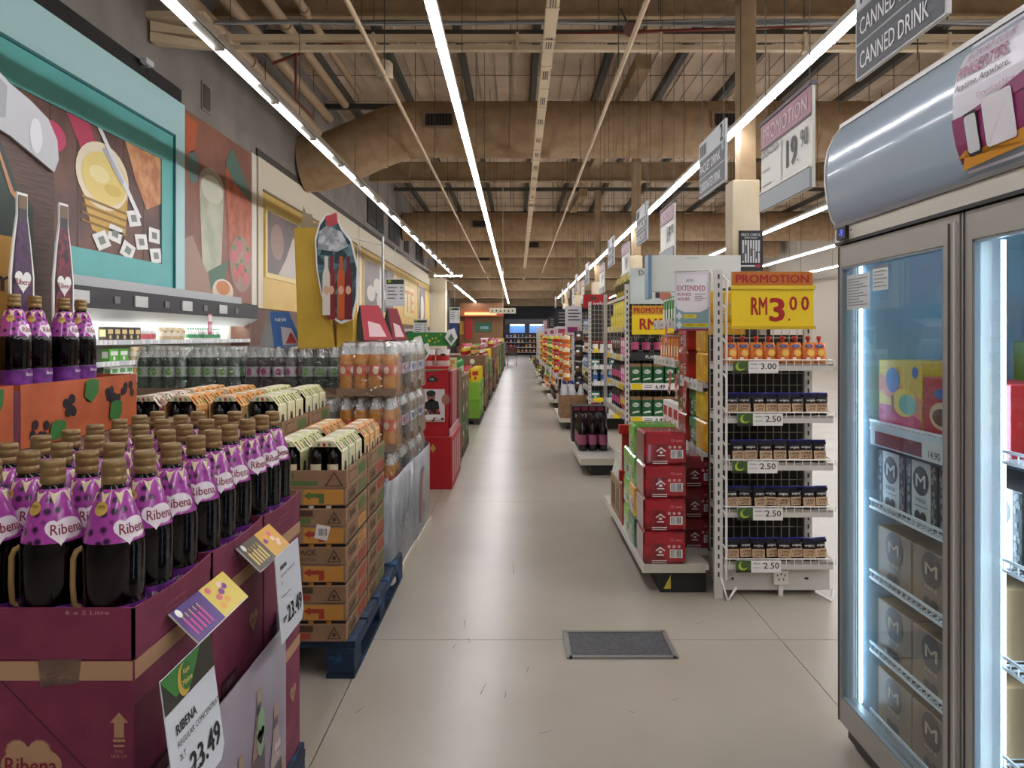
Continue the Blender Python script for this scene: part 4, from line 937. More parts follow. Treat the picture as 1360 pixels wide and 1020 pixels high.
# ================================================================ STANDEES AND SIGNS ON THE SODA
t = thing('yellow_standee', 'tall yellow cardboard column with oval bottle picture on the soda packs', 'standee', (-1.50, 5.16, 1.366))
ys = M('#c2a036', .6, c2='#b6942e', ts=3.)
ob('column', MB().prism([(0, 0), (.235, 0), (.16, .83), (-.03, .83)], 0, .2, ys), t)
ob('base', MB().box(.25, .36, .06, .2, 0, .36, ys).box(.236, .25, .1, .2, 0, .5, ys), t)
ov = [(.22, .22), (.3, .17), (.38, .2), (.41, .35), (.415, .55), (.37, .74), (.30, .83), (.27, .9), (.2, .93), (.15, .86), (.12, .75), (.13, .55), (.16, .38)]
ob('oval_picture', MB().prism(ov, -.03, -.02, WHITE), t)
mb = MB(eps=.0012); Y0 = -.03
mb.flat([(.27+(x-.27)*.93, .55+(z-.55)*.95) for x, z in ov], M('#243a42', .5, c2='#5d8088', tex='cells', ts=24., lo=.3, hi=.8), 1, Y0)
mb.flat([(.14, .68), (.27, .66), (.35, .7), (.3, .8), (.2, .84), (.15, .8)], M('#c9ccd0', .5, c2='#8d939a', ts=20.), 2, Y0)
mb.flat([(.19, .9), (.27, .93), (.28, .85), (.21, .83)], M('#b9484e', .5), 3, Y0)
for i, c in enumerate(('#7d2a30', '#c05a2c', '#6a1f2c', '#d9d3c8')):
    x = (.235, .30, .35, .2)[i]; mb.flat([(x-.026, .2+.03*(i == 3)), (x+.026, .2+.03*(i == 3)), (x+.026, .5), (x+.012, .56), (x+.012, .63), (x-.012, .63), (x-.012, .56), (x-.026, .5)], M(c, .4), 3+i*.3, Y0); mb.flat(ell(x, .4, .019, .03, 12), M('#d8a98a', .4), 5, Y0)
ob('picture', mb, t)
ob('top_cutout', MB().prism([(-.02, .83), (.1, .83), (.11, .88), (.07, .88), (.06, .94), (.02, .95), (.0, 1.0), (-.01, .9), (-.03, .86)], .12, .126, M('#8d8068', .6)), t)
def tent(label, x, y, z, w, h, front, side, pr, rz=0.):
    t = thing('tent_card', label, 'tent card', (x, y, z), rz)
    ob('front_panel', MB().add([(0, -.1, 0), (w, -.1, 0), (w*.75, .02, h), (w*.1, .02, h), (0, -.095, 0), (w, -.095, 0), (w*.75, .025, h), (w*.1, .025, h)], [(0,1,2,3),(7,6,5,4),(0,4,5,1),(1,5,6,2),(2,6,7,3),(3,7,4,0)], front), t)
    ob('rear_panel', MB().add([(0, .14, 0), (w, .14, 0), (w*.75, .03, h), (w*.1, .03, h), (0, .145, 0), (w, .145, 0), (w*.75, .035, h), (w*.1, .035, h)], [(0,1,2,3),(7,6,5,4),(0,4,5,1),(1,5,6,2),(2,6,7,3),(3,7,4,0)], side), t)
    mb = MB(Matrix.Rotation(-.88+PI/2*0, 4, 'X') if 0 else Matrix.Translation((0, -.1, 0)) @ Matrix.Rotation(-math.atan2(.12, h), 4, 'X'), .002); pr(mb, w, h); ob('print', mb, t)
    ob('side_panel', MB().add([(.02, -.09, 0), (.02, .135, 0), (w*.1, .025, h*.97), (.024, -.09, 0), (.024, .135, 0), (w*.1+.004, .025, h*.97)], [(0,2,1),(3,4,5),(0,1,4,3),(1,2,5,4),(2,0,3,5)], side), t)
def pb(mb, w, h): mb.flat([(w*.3, h*.1), (w*.85, h*.1), (w*.7, h*.6), (w*.35, h*.65)], M('#b5b0b4', .4), 1); mb.flat([(w*.4, h*.15), (w*.8, h*.15), (w*.65, h*.5)], M('#a83a38', .4), 2); mb.txt('NEW', w*.4, h*.8, h*.1, WHITE, None, 'c', 2)
def pr(mb, w, h): mb.flat([(w*.2, h*.1), (w*.8, h*.1), (w*.65, h*.5), (w*.25, h*.6)], M('#d9b9b9', .4), 1)
tent('blue folded tent card with red food picture on the soda packs', -1.74, 5.26, 1.366, .22, .26, M('#2f5a92', .4), LGREY, pb, .75)
tent('red and white folded tent card beyond the yellow standee', -1.13, 5.36, 1.425, .22, .25, M('#a3323f', .4), DGREY, pr, .6)
tent('dark red folded tent card, smaller, behind the red one', -.98, 5.68, 1.425, .12, .24, M('#7d2a34', .4), DGREY, pr, .6)
t = thing('sign_rail', 'thin chrome sign pole and wire carrying hanging price boards', 'sign rail', (-1.25, 7.0, 0))
ob('pole', MB().tube([(0, 0, 0), (0, 0, 2.38)], .012, STEEL, 8), t); ob('wire', MB().tube([(-.35, -.2, 2.36), (.0, 0, 2.3), (.475, 2.5, 2.1)], .005, STEEL, 5), t)
def hsign(label, px, py, Y, w, h, big):
    p = at(px, py, Y); t = thing('hanging_price_board', label, 'sign', p)
    ob('board', MB().box(0, w, 0, .006, -h, 0, M('#d9dbdc', .4)), t); mb = MB(eps=.002).rect(.01, w-.01, -h*.2, -.01, M('#33402a', .4)); mb.flat(ell(w*.2, -h*.1, h*.06), M('#8fae3a', .4), 2)
    for i in range(4): mb.rect(w*.1, w*(.6-.1*(i % 2)), -h*(.34+.13*i), -h*(.31+.13*i), INK, 1); mb.rect(w*.75, w*.9, -h*(.34+.13*i), -h*(.31+.13*i), INK, 1)
    if big: mb.txt(big, w*.7, -h*.93, h*.17, INK, None, 'c')
    ob('print', mb, t); ob('hook', MB().bar((w/2, .003, 0), (w/2, .003, .3), .004, STEEL), t)
hsign('white price board with three price lines hanging beside the yellow standee', 512, 370, 7.4, .19, .27, None)
hsign('small white price board reading 2.29 over the green header', 549, 424, 7.4, .14, .17, '2.29')
hsign('white price board hanging further down the wire', 597, 408, 9.5, .13, .2, None)
t = thing('green_header', 'green festive header board with white cutout leaves over the cartons', 'header board', (-1.05, 7.2, 1.36))
ob('board', MB().box(0, .46, 0, .01, 0, .13, M('#2c7a34', .5)), t); q = random.Random(2)
mb = MB(eps=.002)
for i in range(14): mb.flat(ell(q.uniform(.03, .43), q.uniform(.02, .11), .008, .008, 6), YEL, 1)
ob('print', mb, t); mb = MB()
for x, z in ((.1, -.02), (.17, -.09), (.42, .05)): mb.prism([(x-.06, z+.03), (x, z-.05), (x+.06, z+.03), (x+.03, z+.12), (x-.03, z+.1)], -.03, -.02, WHITE); mb.prism([(x-.03, z+.02), (x, z-.02), (x+.03, z+.02), (x, z+.07)], -.034, -.03, M('#5a7a5a', .5))
ob('leaf_cutout', mb, t)

# ================================================================ RED COLA DISPLAY
t = thing('red_display', 'red cardboard cola display stand with family picture and bottles on top', 'display stand', (-1.35, 7.14, 0))
rd = M('#a8121e', .45); 
ob('base', MB().cbox(0, .73, 0, 1.1, 0, .5, rd, .005), t)
ob('tower', MB().prism([(0, .5), (.69, .5), (.69, 1.14), (0, 1.0)], .02, .05, rd).box(0, .68, .4, .43, .5, 1.1, rd).box(0, .03, .05, 1.08, .5, .95, rd).box(.03, .70, .05, 1.08, .5, .53, rd), t)
ob('side_board', MB().box(.7, .712, .02, 1.08, .08, .56, M('#b9848a', .45)).box(.66, .69, .5, 1.06, .53, 1.1, M('#b5606c', .45)), t)
mb = MB(eps=.0015).rect(.2, .66, .64, .95, M('#d9cfd0', .4), 1, .02); q = random.Random(9)
mb.map = lambda p: (p.x+.07, p.y, p.z)
mb.flat(ell(.46, .88, .04, .05), M('#8a5f4c', .5), 2, .02).flat(ell(.46, .91, .045, .03), INK, 3, .02).flat([(.38, .7), (.55, .7), (.53, .83), (.46, .86), (.4, .82)], INK, 2, .02).flat(ell(.6, .85, .04, .05), M('#a06a58', .5), 3, .02).flat(ell(.3, .84, .035, .045), M('#8a5f4c', .5), 3, .02)
mb.map = None
for i in range(60): mb.flat(ell(.22+q.uniform(0, .42), .655+q.uniform(0, .1), .016, .014, 8), M(q.choice(('#a8323c', '#d8c9c4', '#5a3a34')), .5), 3+.1*i, .02)
mb.rect(.48, .62, .66, .71, WHITE, 8, .02)
for i, s in enumerate(('Hidupkan', 'Keajaiban', 'Ramadan', 'Bersama')): mb.txt(s, .36, .595-.026*i, .018, M('#f0e4e2', .4), None, 'l', 2, .02)
mb.flat([(.5, 1.02), (.58, 1.02), (.6, 1.05), (.54, 1.08), (.49, 1.05)], INK, 2, .02); mb.txt('1.5L', .54, 1.035, .02, WHITE, None, 'c', 3, .02)
ob('print', mb, t)
mb = MB(eps=.0015); g = M('#b9914a', .5); mb.flat(rrect(.32, .47, .13, .3, .05), g).flat(ell(.395, .32, .06, .04), g, 1.2).flat([(.385, .33), (.405, .33), (.405, .42), (.385, .42)], g, 1.4).rect(.37, .42, .16, .27, rd, 2).flat([(.55, .35), (.58, .39), (.55, .43), (.52, .39)], g)
S = MB(Matrix.Translation((.73, 0, 0)) @ Matrix.Rotation(LW, 4, 'Z'), .0015)
for i in range(4): S.rect(.1+.25*i, .22+.25*i, .06, .44, M('#c9a0a4', .45))
ob('lantern_print', mb, t); ob('side_print', S, t)
cola = g_bottle(.24, .035, '#2a0f0d', '#b5141c', '#b5141c'); cpk = g_bag(.13, .09, .16, '#d9cdc9', '#b5141c', '#2a1512')
for i in range(4):
    for j in range(2): ob('cola_pack', cpk, None, (-1.16+.145*i, 7.28+.14*j, 1.165-.0), .2, label='red and white cola pouch, %s along the %s row atop red stand' % (ORD[i], ('front', 'rear')[j]), cat='pouch', group='cola pouches on the red stand')
t2 = ob('top_shelf', MB().box(.03, .69, .06, .39, 1.14, 1.162, rd), t)
for k, z in enumerate((.531, .79)):
    for i in range(5): ob('cola_bottle', cola, None, (-.72, 7.62+.11*i, z), LW, label='cola bottle, %s along the %s side shelf of the red stand' % (ORD[i], ('lower', 'upper')[k]), cat='bottle', group='cola bottles on the red stand')
ob('side_shelf', MB().box(.52, .68, .44, 1.08, .775, .788, rd), t)
# ================================================================ LEFT ROW OF PALLET DISPLAYS
def block(desc, Y, L, xr, tiers, cols, goods, hb, cover=None):
    """cartons stacked on a low pallet, goods standing on top"""
    W = 1.0; h = hb
    t = thing('low_pallet', 'dark low pallet under the %s display' % desc, 'pallet', (xr-W, Y, 0)); ob('deck', MB().box(0, W, 0, L, .06, .1, M('#3a332d', .7)), t)
    for x in (0, W/2-.05, W-.1): ob('runner', MB().box(x, x+.1, 0, L, 0, .06, M('#3a332d', .7)), t)
    for k in range(tiers):
        for j in range(2):
            for i in range(2):
                c = cols[(k+i+j) % len(cols)]; w, l = W/2-.004, L/2-.006
                b = thing('stacked_carton', '%s display carton, %s tier, %s, %s column from aisle' % (desc, ORD[k], ('near', 'far')[j], ORD[1-i]), 'carton', (xr-W+i*W/2, Y+j*L/2, .1+k*h), 0, 'cartons of the pallet displays')
                me = MB().cbox(0, w, 0, l, 0, h-.004, M(c, .7), .006); ob('body', me, b)
                mb = MB(eps=.002).rect(w*.1, w*.9, h*.45, h*.85, M(cols[(k+1) % len(cols)], .6)).flat(ell(w*.5, h*.63, h*.15), CREAM, 2).rect(w*.1, w*.6, h*.12, h*.25, INK, 1)
                S = MB(Matrix.Translation((w, 0, 0)) @ Matrix.Rotation(LW, 4, 'Z'), .002).rect(l*.1, l*.9, h*.45, h*.85, M(cols[(k+2) % len(cols)], .6)).flat(ell(l*.3, h*.6, h*.14), CREAM, 2).rect(l*.5, l*.85, h*.1, h*.3, INK, 1)
                ob('print', mb, b); ob('side_print', S, b)
    z = .1+tiers*h; n = 0
    for i, (gi, x0) in enumerate(goods):
        nm_, cat, ds, me = LIB[gi]
        for j in range(int(L/.2)):
            ob(nm_, me, None, (xr-x0, Y+.12+.2*j, z), LW*.5, label='%s, %s along, %s line, atop %s display' % (ds, ORD[j], ORD[i], desc), cat=cat, group='goods on top of the pallet displays')
block('dark green juice', 9.0, 1.2, -.655, 3, ('#6a523a', '#7d6244', '#2f5a30'), ((0, .1), (2, .25), (4, .4)), .29)
block('lime green crate', 12.4, 1.6, -.62, 2, ('#7fae34', '#6f9f2c'), ((10, .1), (6, .28), (3, .45)), .3)
block('brown noodle', 14.6, 1.8, -.62, 3, ('#7d5f42', '#8f7050', '#6a4a36'), ((3, .1), (16, .25), (6, .42)), .33)
block('bright green', 17.2, 1.8, -.62, 3, ('#2f8a3f', '#7d6244', '#6a4a36'), ((10, .12), (0, .3)), .28)
block('red biscuit', 19.8, 2.0, -.6, 3, ('#6d3a2c', '#8a6448'), ((6, .12), (11, .3)), .36)
block('brown rice', 23.0, 2.2, -.6, 3, ('#8d7458', '#6f5238', '#b0893a'), ((15, .12), (9, .3)), .36)
block('leaf green', 26.6, 2.4, -.6, 3, ('#3a7f3f', '#5a8f3a'), ((7, .12), (2, .3)), .36)
block('plum coloured', 31, 3., -.6, 3, ('#5a3040', '#6a4a3a'), ((8, .12),), .36)
block('tan coloured', 36, 3., -.6, 3, ('#8d7a58', '#3f6f4a'), ((1, .12),), .36)
# cream boxes over the red stand
cbx = g_box(.115, .12, .13, '#d8c48c', '#b5964a')
t = thing('box_shelf', 'brown carton tower carrying the cream boxes behind the red stand', 'carton', (-1.7, 8.42, 0)); ob('body', MB().cbox(0, 1.05, 0, .4, 0, 1.08, M('#7a624a', .8), .005), t)
ob('print', MB(eps=.002).rect(.55, 1.0, .1, .5, M('#e0dccb', .5)).flat(ell(.75, .35, .1), M('#c9a32c', .5), 2).rect(.6, .95, .5, .66, GREEN, 1).rect(.55, 1.0, .72, 1.0, M('#5d4532', .7)), t)
for i in range(8): ob('cream_box', cbx, None, (-1.6+.122*i, 8.5, 1.081), 0, label='small cream box, %s from the aisle, on the tower behind red stand' % ORD[7-i], cat='box', group='cream boxes behind the red stand')
# white racks with dark bags farther back
for q_, (x, Y) in enumerate(((-3.1, 11.5), (-2.95, 14.5), (-2.85, 18.5))):
    t = thing('wire_rack', 'white wire rack hung with dark pouches, %s down the aisle' % ORD[q_], 'rack', (x, Y, 0))
    mb = MB()
    for a in (0, 1.0): mb.box(a-.015, a+.015, -.015, .015, 0, 1.62, OFFW)
    mb.box(0, 1, -.01, .01, 1.56, 1.6, OFFW); mb.box(0, 1, -.01, .01, .9, .93, OFFW); mb.box(-.1, 1.1, -.3, .3, 0, .06, OFFW); ob('frame', mb, t)
    for r_ in range(2):
        for i in range(6): ob('hanging_bag', LIB[9][3], None, (x+.1+.16*i, Y-.06, 1.33-.4*r_), 0, label='black pouch, %s along %s line of the %s white wire rack' % (ORD[i], ('upper', 'lower')[r_], ORD[q_]), cat='pouch', group='pouches on the wire racks')
# shoppers' trolley and far end
t = thing('shopping_trolley', 'steel shopping trolley with red handle at the far end of aisle', 'trolley', (-.27, 38, 0))
wm = M('#6d6f72', .35, .8)
mb = MB()
for k in range(7):
    z = .5+.07*k; e = .04*k/6; mb.box(-.24-e, .24+e, -.4-e, -.39-e, z, z+.012, wm); mb.box(-.24-e, -.23-e, -.4, .4, z, z+.012, wm); mb.box(.23+e, .24+e, -.4, .4, z, z+.012, wm); mb.box(-.24, .24, .39, .4, z, z+.012, wm)
for k in range(9): mb.box(-.24+.06*k-.005, -.24+.06*k+.005, -.42, -.4, .5, .93, wm)
mb.box(-.24, .24, -.4, .4, .49, .5, wm); mb.box(-.24, .24, .1, .35, .52, .8, M('#3a2a2a', .6)); ob('basket', mb, t)
ob('child_seat', MB().box(-.22, .22, -.39, -.36, .6, .92, M('#8d2a2c', .5)), t); ob('handle', MB().tube([(-.29, -.52, 1.0), (.29, -.52, 1.0)], .018, RED, 8), t)
for s in (-.22, .22):
    ob('frame', MB().tube([(s, -.52, 1.0), (s, -.45, .5), (s, -.4, .15), (s, .42, .12)], .014, wm, 6), t)
    for y in (-.38, .4): ob('wheel', MB(Matrix.Translation((s, y, .06)) @ Matrix.Rotation(PI/2, 4, 'Y')).lathe([(.06, -.015), (.06, .015)], BLACK, 12), t)
# far cabinet wall
t = thing('far_display', 'glowing far display case with blue screens and stocked shelves', 'display case', (-.1, 58.4, 0))
ob('body', MB().box(-.9, 8, .6, 1.0, 0, 2.4, M('#39363a', .6)), t)
for i in range(5):
    ob('screen', MB().box(-.5+1.55*i, .7+1.55*i, .5, .6, 1.75, 2.3, M('#5f8ed0', .5, emit=.8)), t)
    ob('lamp', MB().box(-.45+1.55*i, .65+1.55*i, .35, .5, 2.32, 2.4, M('#eef2ff', .5, emit=5.)), t)
for k in range(4): ob('shelf', MB().box(-.8, 7.5, 0, .6, .2+.38*k, .24+.38*k, LGREY), t)
q = random.Random(5)
for k in range(4):
    for i in range(14):
        l = LIB[q.choice((3, 5, 10, 11, 14, 15, 6))]; ob(l[0], l[3], None, (-.8+.3*i, 58.6, .241+.38*k), 0, label='%s, %s along, %s shelf of the far display case' % (l[2], ORD[i], ORD[k]), cat=l[1], group='goods in the far display case')
ob('wall_far_panel', MB().box(-1.0, 9, 60.2, 60.79, 2.4, 2.85, M('#77777b', .6)).box(-1.0, 9, 60.1, 60.79, 2.85, 3.84, M('#17171b', .7)), bpy.data.objects['wall_far'])  # grey strip paints the light wash on the wall, below the black band
t = thing('shop_front', 'warm lit wooden shop front with red banner at the far end', 'shop front', (-5.4, 55, 0))
ob('facade', MB().box(1.2, 4.35, 0, .3, 0, 3.9, M('#8a6240', .5)), t); ob('canopy', MB().box(.9, 4.4, -.8, 0, 2.9, 3.4, M('#a85a30', .5)), t)
ob('sign_light', MB().box(1.6, 3.9, -.85, -.8, 3.0, 3.2, M('#ffb070', .5, emit=1.2)), t); ob('banner', MB().box(1.6, 2.1, -.4, -.35, 1.3, 3.2, RED), t); ob('green_panel', MB().box(2.4, 3.5, -.06, 0, 1.8, 2.5, M('#2f6a45', .5)).box(2.7, 3.3, -.08, -.06, 2.0, 2.2, M('#8ab0c0', .5)), t); ob('blue_panel', MB().box(.3, 1.1, -.06, 0, 1.6, 2.6, M('#34437a', .5)), t)
ob('yellow_panel', MB().box(1.2, 1.5, -.06, 0, 1.6, 2.6, M('#d0a03a', .5)), t)
p = at(650, 409, 30)
t = thing('direction_sign', 'long white direction sign with small black symbols over the aisle', 'sign', p)
ob('board', MB().box(0, 1.05, 0, .05, -.22, 0, M('#cfc9b4', .5)), t); mb = MB(eps=.006)
for i in range(6): mb.flat(ell(.12+.16*i, -.11, .035, .04, 8) if i % 2 else [(.08+.16*i, -.15), (.16+.16*i, -.15), (.12+.16*i, -.06)], INK, 1)
ob('symbols', mb, t); ob('hanger', MB().bar((.1, .02, 0), (.1, .02, 5.1), .01, dark).bar((.54, .02, 0), (.54, .02, 5.1), .02, tr), t)
for i, (px, py, Y) in enumerate(((629, 385, 26), (933 - 300, 480 - 65, 40))):
    pass
# ================================================================ RIGHT SIDE: SHELVING
shm = M('#c9c6bf', .45); shd = M('#a9a69f', .45); wirem = M('#b9b4a6', .4)
def upright(mb, x, y, h, m=shm, s=.045, slots=True):
    mb.box(x, x+s, y, y+.03, 0, h, m)
    if slots:
        for k in range(int(h/.05)-2): mb.box(x+s*.4, x+s*.6, y-.0012, y, .12+k*.05, .145+k*.05, INK)
def gcard(mb, x, z, price, small='ORIGINA'):
    mb.rect(x, x+.085, z, z+.066, M('#3f5a2c', .4), 1); mb.flat(ell(x+.04, z+.036, .025), M('#a8c03c', .4), 2); mb.flat(ell(x+.047, z+.042, .02), M('#3f5a2c', .4), 3); mb.rect(x, x+.085, z, z+.014, M('#242a1c', .4), 2)
    mb.rect(x+.085, x+.25, z, z+.066, WHITE, 1); mb.txt(price, x+.197, z+.022, .033, INK, .085, 'c', 2, 0, .015); mb.txt(small, x+.115, z+.046, .008, INK, .04, 'c', 2); mb.txt('RM', x+.15, z+.046, .006, INK, None, 'c', 2); mb.txt('COFFEE LATTE', x+.115, z+.024, .005, INK, .045, 'c', 2)
XA, XB, YF = 1.093, 1.75, 4.17
t = thing('promotion_shelf', 'white five-tier wire shelf unit facing the camera beside the freezer', 'shelf unit', (0, YF, 0))
mb = MB(); upright(mb, XA, .0, 1.82); ob('upright', mb, t); mb = MB(); upright(mb, XB-.06, .26, 1.82); ob('upright', mb, t)
mb = MB().tube([(XA+.065, .0, .1), (XA+.065, .0, 1.62), (XA+.07, .0, 1.76), (XA+.045, .01, 1.79)], .007, WHITE, 6); mb.tube([(XA+.03, -.01, .12), (XA+.06, -.04, .0), (XA+.12, -.0, .06)], .008, WHITE, 6)
for k in range(8): mb.bar((XA+.045, 0, .3+.19*k), (XA+.065, 0, .27+.19*k), .006, WHITE)
ob('side_frame', mb, t)
mb = MB()
for k in range(13): mb.box(XA+.05+.047*k, XA+.054+.047*k, .3, .304, .2, 1.82, wirem)
for k in range(23): mb.box(XA+.05, XB-.06, .296, .3, .25+.07*k, .254+.07*k, wirem)
ob('wire_grid', mb, t)
ob('back_panel', MB().box(XA+.046, XB-.02, .32, .33, .17, 1.46, M('#2b2825', .7)), t)
ob('base_panel', MB().box(XA+.05, XB, .05, .33, .03, .165, shm), t)
b = ob('wall_socket', MB().cbox(1.43, 1.515, .03, .05, .062, .148, OFFW, .004), t); mb = MB()
for x, z in ((1.452, .118), (1.472, .125), (1.494, .118), (1.46, .095), (1.485, .095)): mb.rect(x-.003, x+.003, z-.006, z+.006, INK, 1, .03)
ob('socket_holes', mb, b); ob('conduit', MB().box(1.46, 1.485, .035, .05, .0, .062, OFFW).box(1.2, 1.212, .045, .05, .09, .1, INK).box(1.61, 1.63, .045, .05, .09, .1, INK), t)
ob('foot', MB().tube([(XB-.1, .0, .04), (XB-.03, -.05, .0), (XB, 0, .05)], .008, WHITE, 6), t)
SZ = [1.30, 1.01, .748, .488, .20]; px0 = [1.19, 1.215, 1.185, 1.215, 1.205]; pr_ = ['3.00', '2.50', '2.50', '2.50', '2.50']
for i, z in enumerate(SZ):
    s = ob('shelf', MB().box(XA+.05, XB-.0, .0, .30, z-.04, z-.012, shm), t)
    mb = MB().tube([(XA+.05, .1, z+.03), (XA+.055, -.008, z+.02), (XB-.01, -.008, z+.02), (XB-.01, .1, z+.03)], .004, WHITE, 5); mb.box(XA+.05, XB, .0, .3, z-.012, z, M('#9a958c', .5))
    for k in range(14): mb.bar((XA+.08+.045*k, -.006, z-.01), (XA+.08+.045*k, -.006, z+.02), .0025, WHITE)
    ob('wire_fence', mb, s)
    mb = MB(); mb.T = Matrix.Translation((0, -.016, 0)); gcard(mb, px0[i], z-.052, pr_[i]); mb.box(px0[i], px0[i]+.25, .0, .002, z-.052, z+.014, WHITE); ob('price_card', mb, s)
# pouches
def pouch(spout):
    vs = []; fs = []; w, h, d, n = .082, .118, .036, 6
    for j in range(n+1):
        v = j/n; th = d/2*(1-v**2)+.002; ww = w/2*(1 if v < .75 else 1-.25*(v-.75)/.25*(1 if spout else .25))
        vs += [(-ww, 0, h*v), (-ww*.6, -th, h*v), (ww*.6, -th, h*v), (ww, 0, h*v), (ww*.6, th, h*v), (-ww*.6, th, h*v)]
    for j in range(n):
        for k in range(6): a, b = j*6+k, j*6+(k+1) % 6; fs.append((a, b, b+6, a+6))
    fs.append((5, 4, 3, 2, 1, 0)); fs.append(tuple(range(6*n, 6*n+6)))
    return vs, fs, h
vs, fs, ph = pouch(True)
jm = M('#d0672c', .3, c2='#e08a3c', ts=18.); 
J1 = MB().add(vs, fs, jm, True).mesh('pouch_body'); mb = MB(); T2 = Matrix.Translation((0, -.024, 0)) @ Matrix.Rotation(-.13, 4, 'X'); mb.T = T2
mb.flat(ell(.01, .06, .022), M('#e9a93a', .4), 2.5).flat(ell(.01, .06, .015), M('#f0c060', .4), 3.5); mb.flat(ell(0, .098, .024, .009), M('#2f4a8a', .4), 2.5); mb.txt('VITA', 0, .095, .006, WHITE, None, 'c', 4); mb.rect(-.02, .0, .02, .035, M('#e9d9c0', .4), 5, -.003)
J2 = mb.mesh('pouch_print'); J3 = MB().lathe([(.007, .116), (.007, .13), (.012, .131), (.013, .15), (.011, .152)], M('#c8341e', .35), 10).mesh('spout')
vs, fs, ph = pouch(False); lo = [(x*(.93 if .02 < z < .11 else .99), y, z*1.02) for x, y, z in vs]
cf = M('#1e1a1c', .3); C1 = MB().add(lo, fs, cf, True)
C1.T = Matrix.Translation((0, -.024, 0)) @ Matrix.Rotation(-.13, 4, 'X'); C1.rect(-.034, .034, .02, .066, M('#c9a884', .4), 2); C1 = C1.mesh('pouch_body')
mb = MB(); mb.T = Matrix.Translation((0, -.024, 0)) @ Matrix.Rotation(-.13, 4, 'X'); mb.txt('COFFEE', 0, .045, .013, INK, .055, 'c', 3.5, 0, .025); mb.txt('LATTE', 0, .028, .012, INK, .04, 'c', 3.5, 0, .025); mb.txt('origina', 0, .077, .014, WHITE, .05, 'c', 4, 0, .02); mb.rect(-.036, .036, .1, .118, M('#12142c', .2), 5); C2 = mb.mesh('pouch_print')
C3 = MB().tube([(-.036, -.003, .122), (.036, -.003, .122)], .0045, M('#252c8c', .12, coat=.6), 6).mesh('glint_seal')  # top seal coloured bright blue to paint in the pouch's glossy glint
rowsP = [(0, [1.19, 1.262, 1.335, 1.41, 1.483, 1.556, 1.625, 1.69], 'juice'), (1, [1.2, 1.27, 1.345, 1.42, 1.49, 1.565, 1.635, 1.7], 'c'), (2, [1.23, 1.305, 1.385, 1.47, 1.545, 1.615, 1.685], 'c'), (3, [1.195, 1.27, 1.35, 1.42, 1.485, 1.555, 1.625, 1.7], 'c'), (4, [1.2, 1.275, 1.345, 1.42, 1.49, 1.56, 1.63, 1.695], 'c')]
for r_, xs_, kd in rowsP:
    for i, x in enumerate(xs_):
        if kd == 'juice':
            t = thing('juice_pouch', 'orange spouted juice pouch on the top wire shelf, %s from the aisle' % ORD[i], 'pouch', (x, YF+.04+.012*(i % 2), SZ[r_]), R.uniform(-.1, .1), 'orange juice pouches on the wire shelf')
            ob('pouch_body', J1, t); ob('pouch_print', J2, t); ob('spout', J3, t)
        else:
            t = thing('coffee_pouch', 'black coffee latte pouch, %s from the aisle, %s wire shelf up' % (ORD[i], ORD[4-r_]), 'pouch', (x, YF+.042+.014*(i % 2), SZ[r_]), R.uniform(-.28, .28), 'coffee latte pouches on the wire shelf')
            ob('pouch_body', C1, t); ob('pouch_print', C2, t); ob('glint_seal', C3, t)
dj = g_bottle(.15, .026, '#4a1f2a', '#7a2f3c', '#c9463a')
for r_ in (0, 1):
    for i in range(5): ob('juice_bottle', g_bottle(.12, .025, ('#5a2a3a', '#1d1a1e')[r_], ('#8a3a4a', '#6a5a4a')[r_], ('#5a1f2a', '#2a2a2c')[r_]) if i == 0 else LASTB, None, (1.24+.085*i, YF+.2, SZ[r_]), 0, label='dark bottle standing behind the pouches, %s, %s wire shelf up' % (ORD[i], ORD[4-r_]), cat='bottle', group='bottles behind the pouches') if 0 else None
# promotion board
t = thing('promotion_board', 'yellow promotion board reading RM3.00 with orange header', 'sign', (1.18, YF-.03, 1.495))
ob('board', MB().box(0, .45, 0, .012, 0, .23, YEL).box(-.008, .458, -.008, 0, .215, .235, M('#d9c02a', .4)).box(-.008, .458, -.008, 0, -.005, .012, M('#c9a91c', .4)), t)
ob('header', MB().box(.0, .445, 0, .012, .235, .312, M('#b5691c', .45)), t)
mb = MB(); dr = M('#a3141c', .45); mb.txt('PROMOTION', .222, .25, .045, dr, .4, 'c', 2, 0, .035); mb.txt('RM', .15, .075, .095, dr, .085, 'c', 2, 0, .02).txt('3', .248, .04, .125, dr, .075, 'c', 2, 0, .05).txt('.', .315, .042, .012, dr, .012, 'c', 2, 0, .03).txt('0', .337, .1, .075, dr, .04, 'c', 2, 0, .03).txt('0', .402, .1, .075, dr, .04, 'c', 2, 0, .03)
for x in (.103, .30): mb.rect(x, x+.001, .012, .215, M('#c9ae1c', .5), 1)
ob('lettering', mb, t)
# opening hours poster
t = thing('hours_poster', 'white and blue extended business hours poster on a wire bracket', 'poster', (.935, 4.48, 1.485))
ob('board', MB().box(0, .21, 0, .004, 0, .345, M('#d3d6de', .35)), t); mb = MB(eps=.0009); mg = M('#9a2450', .4)
mb.rect(.006, .204, .01, .14, M('#7fa3b0', .4)).rect(.006, .204, .0, .012, mg); mb.flat([(.015, .13), (.06, .11), (.15, .11), (.195, .13), (.195, .335), (.015, .335)], M('#e0e0e8', .35), 2)
mb.txt('ÆON', .09, .29, .017, INK, .045, 'c', 3, 0, .0).txt('EXTENDED', .1, .238, .03, mg, .165, 'c', 3).txt('BUSINESS', .06, .208, .018, mg, .08, 'c', 3).txt('HOURS', .055, .178, .02, mg, .07, 'c', 3)
for i in range(4): mb.rect(.12, .185-.02*(i % 2), .215-.012*i, .219-.012*i, M('#7a6a80', .4), 3)
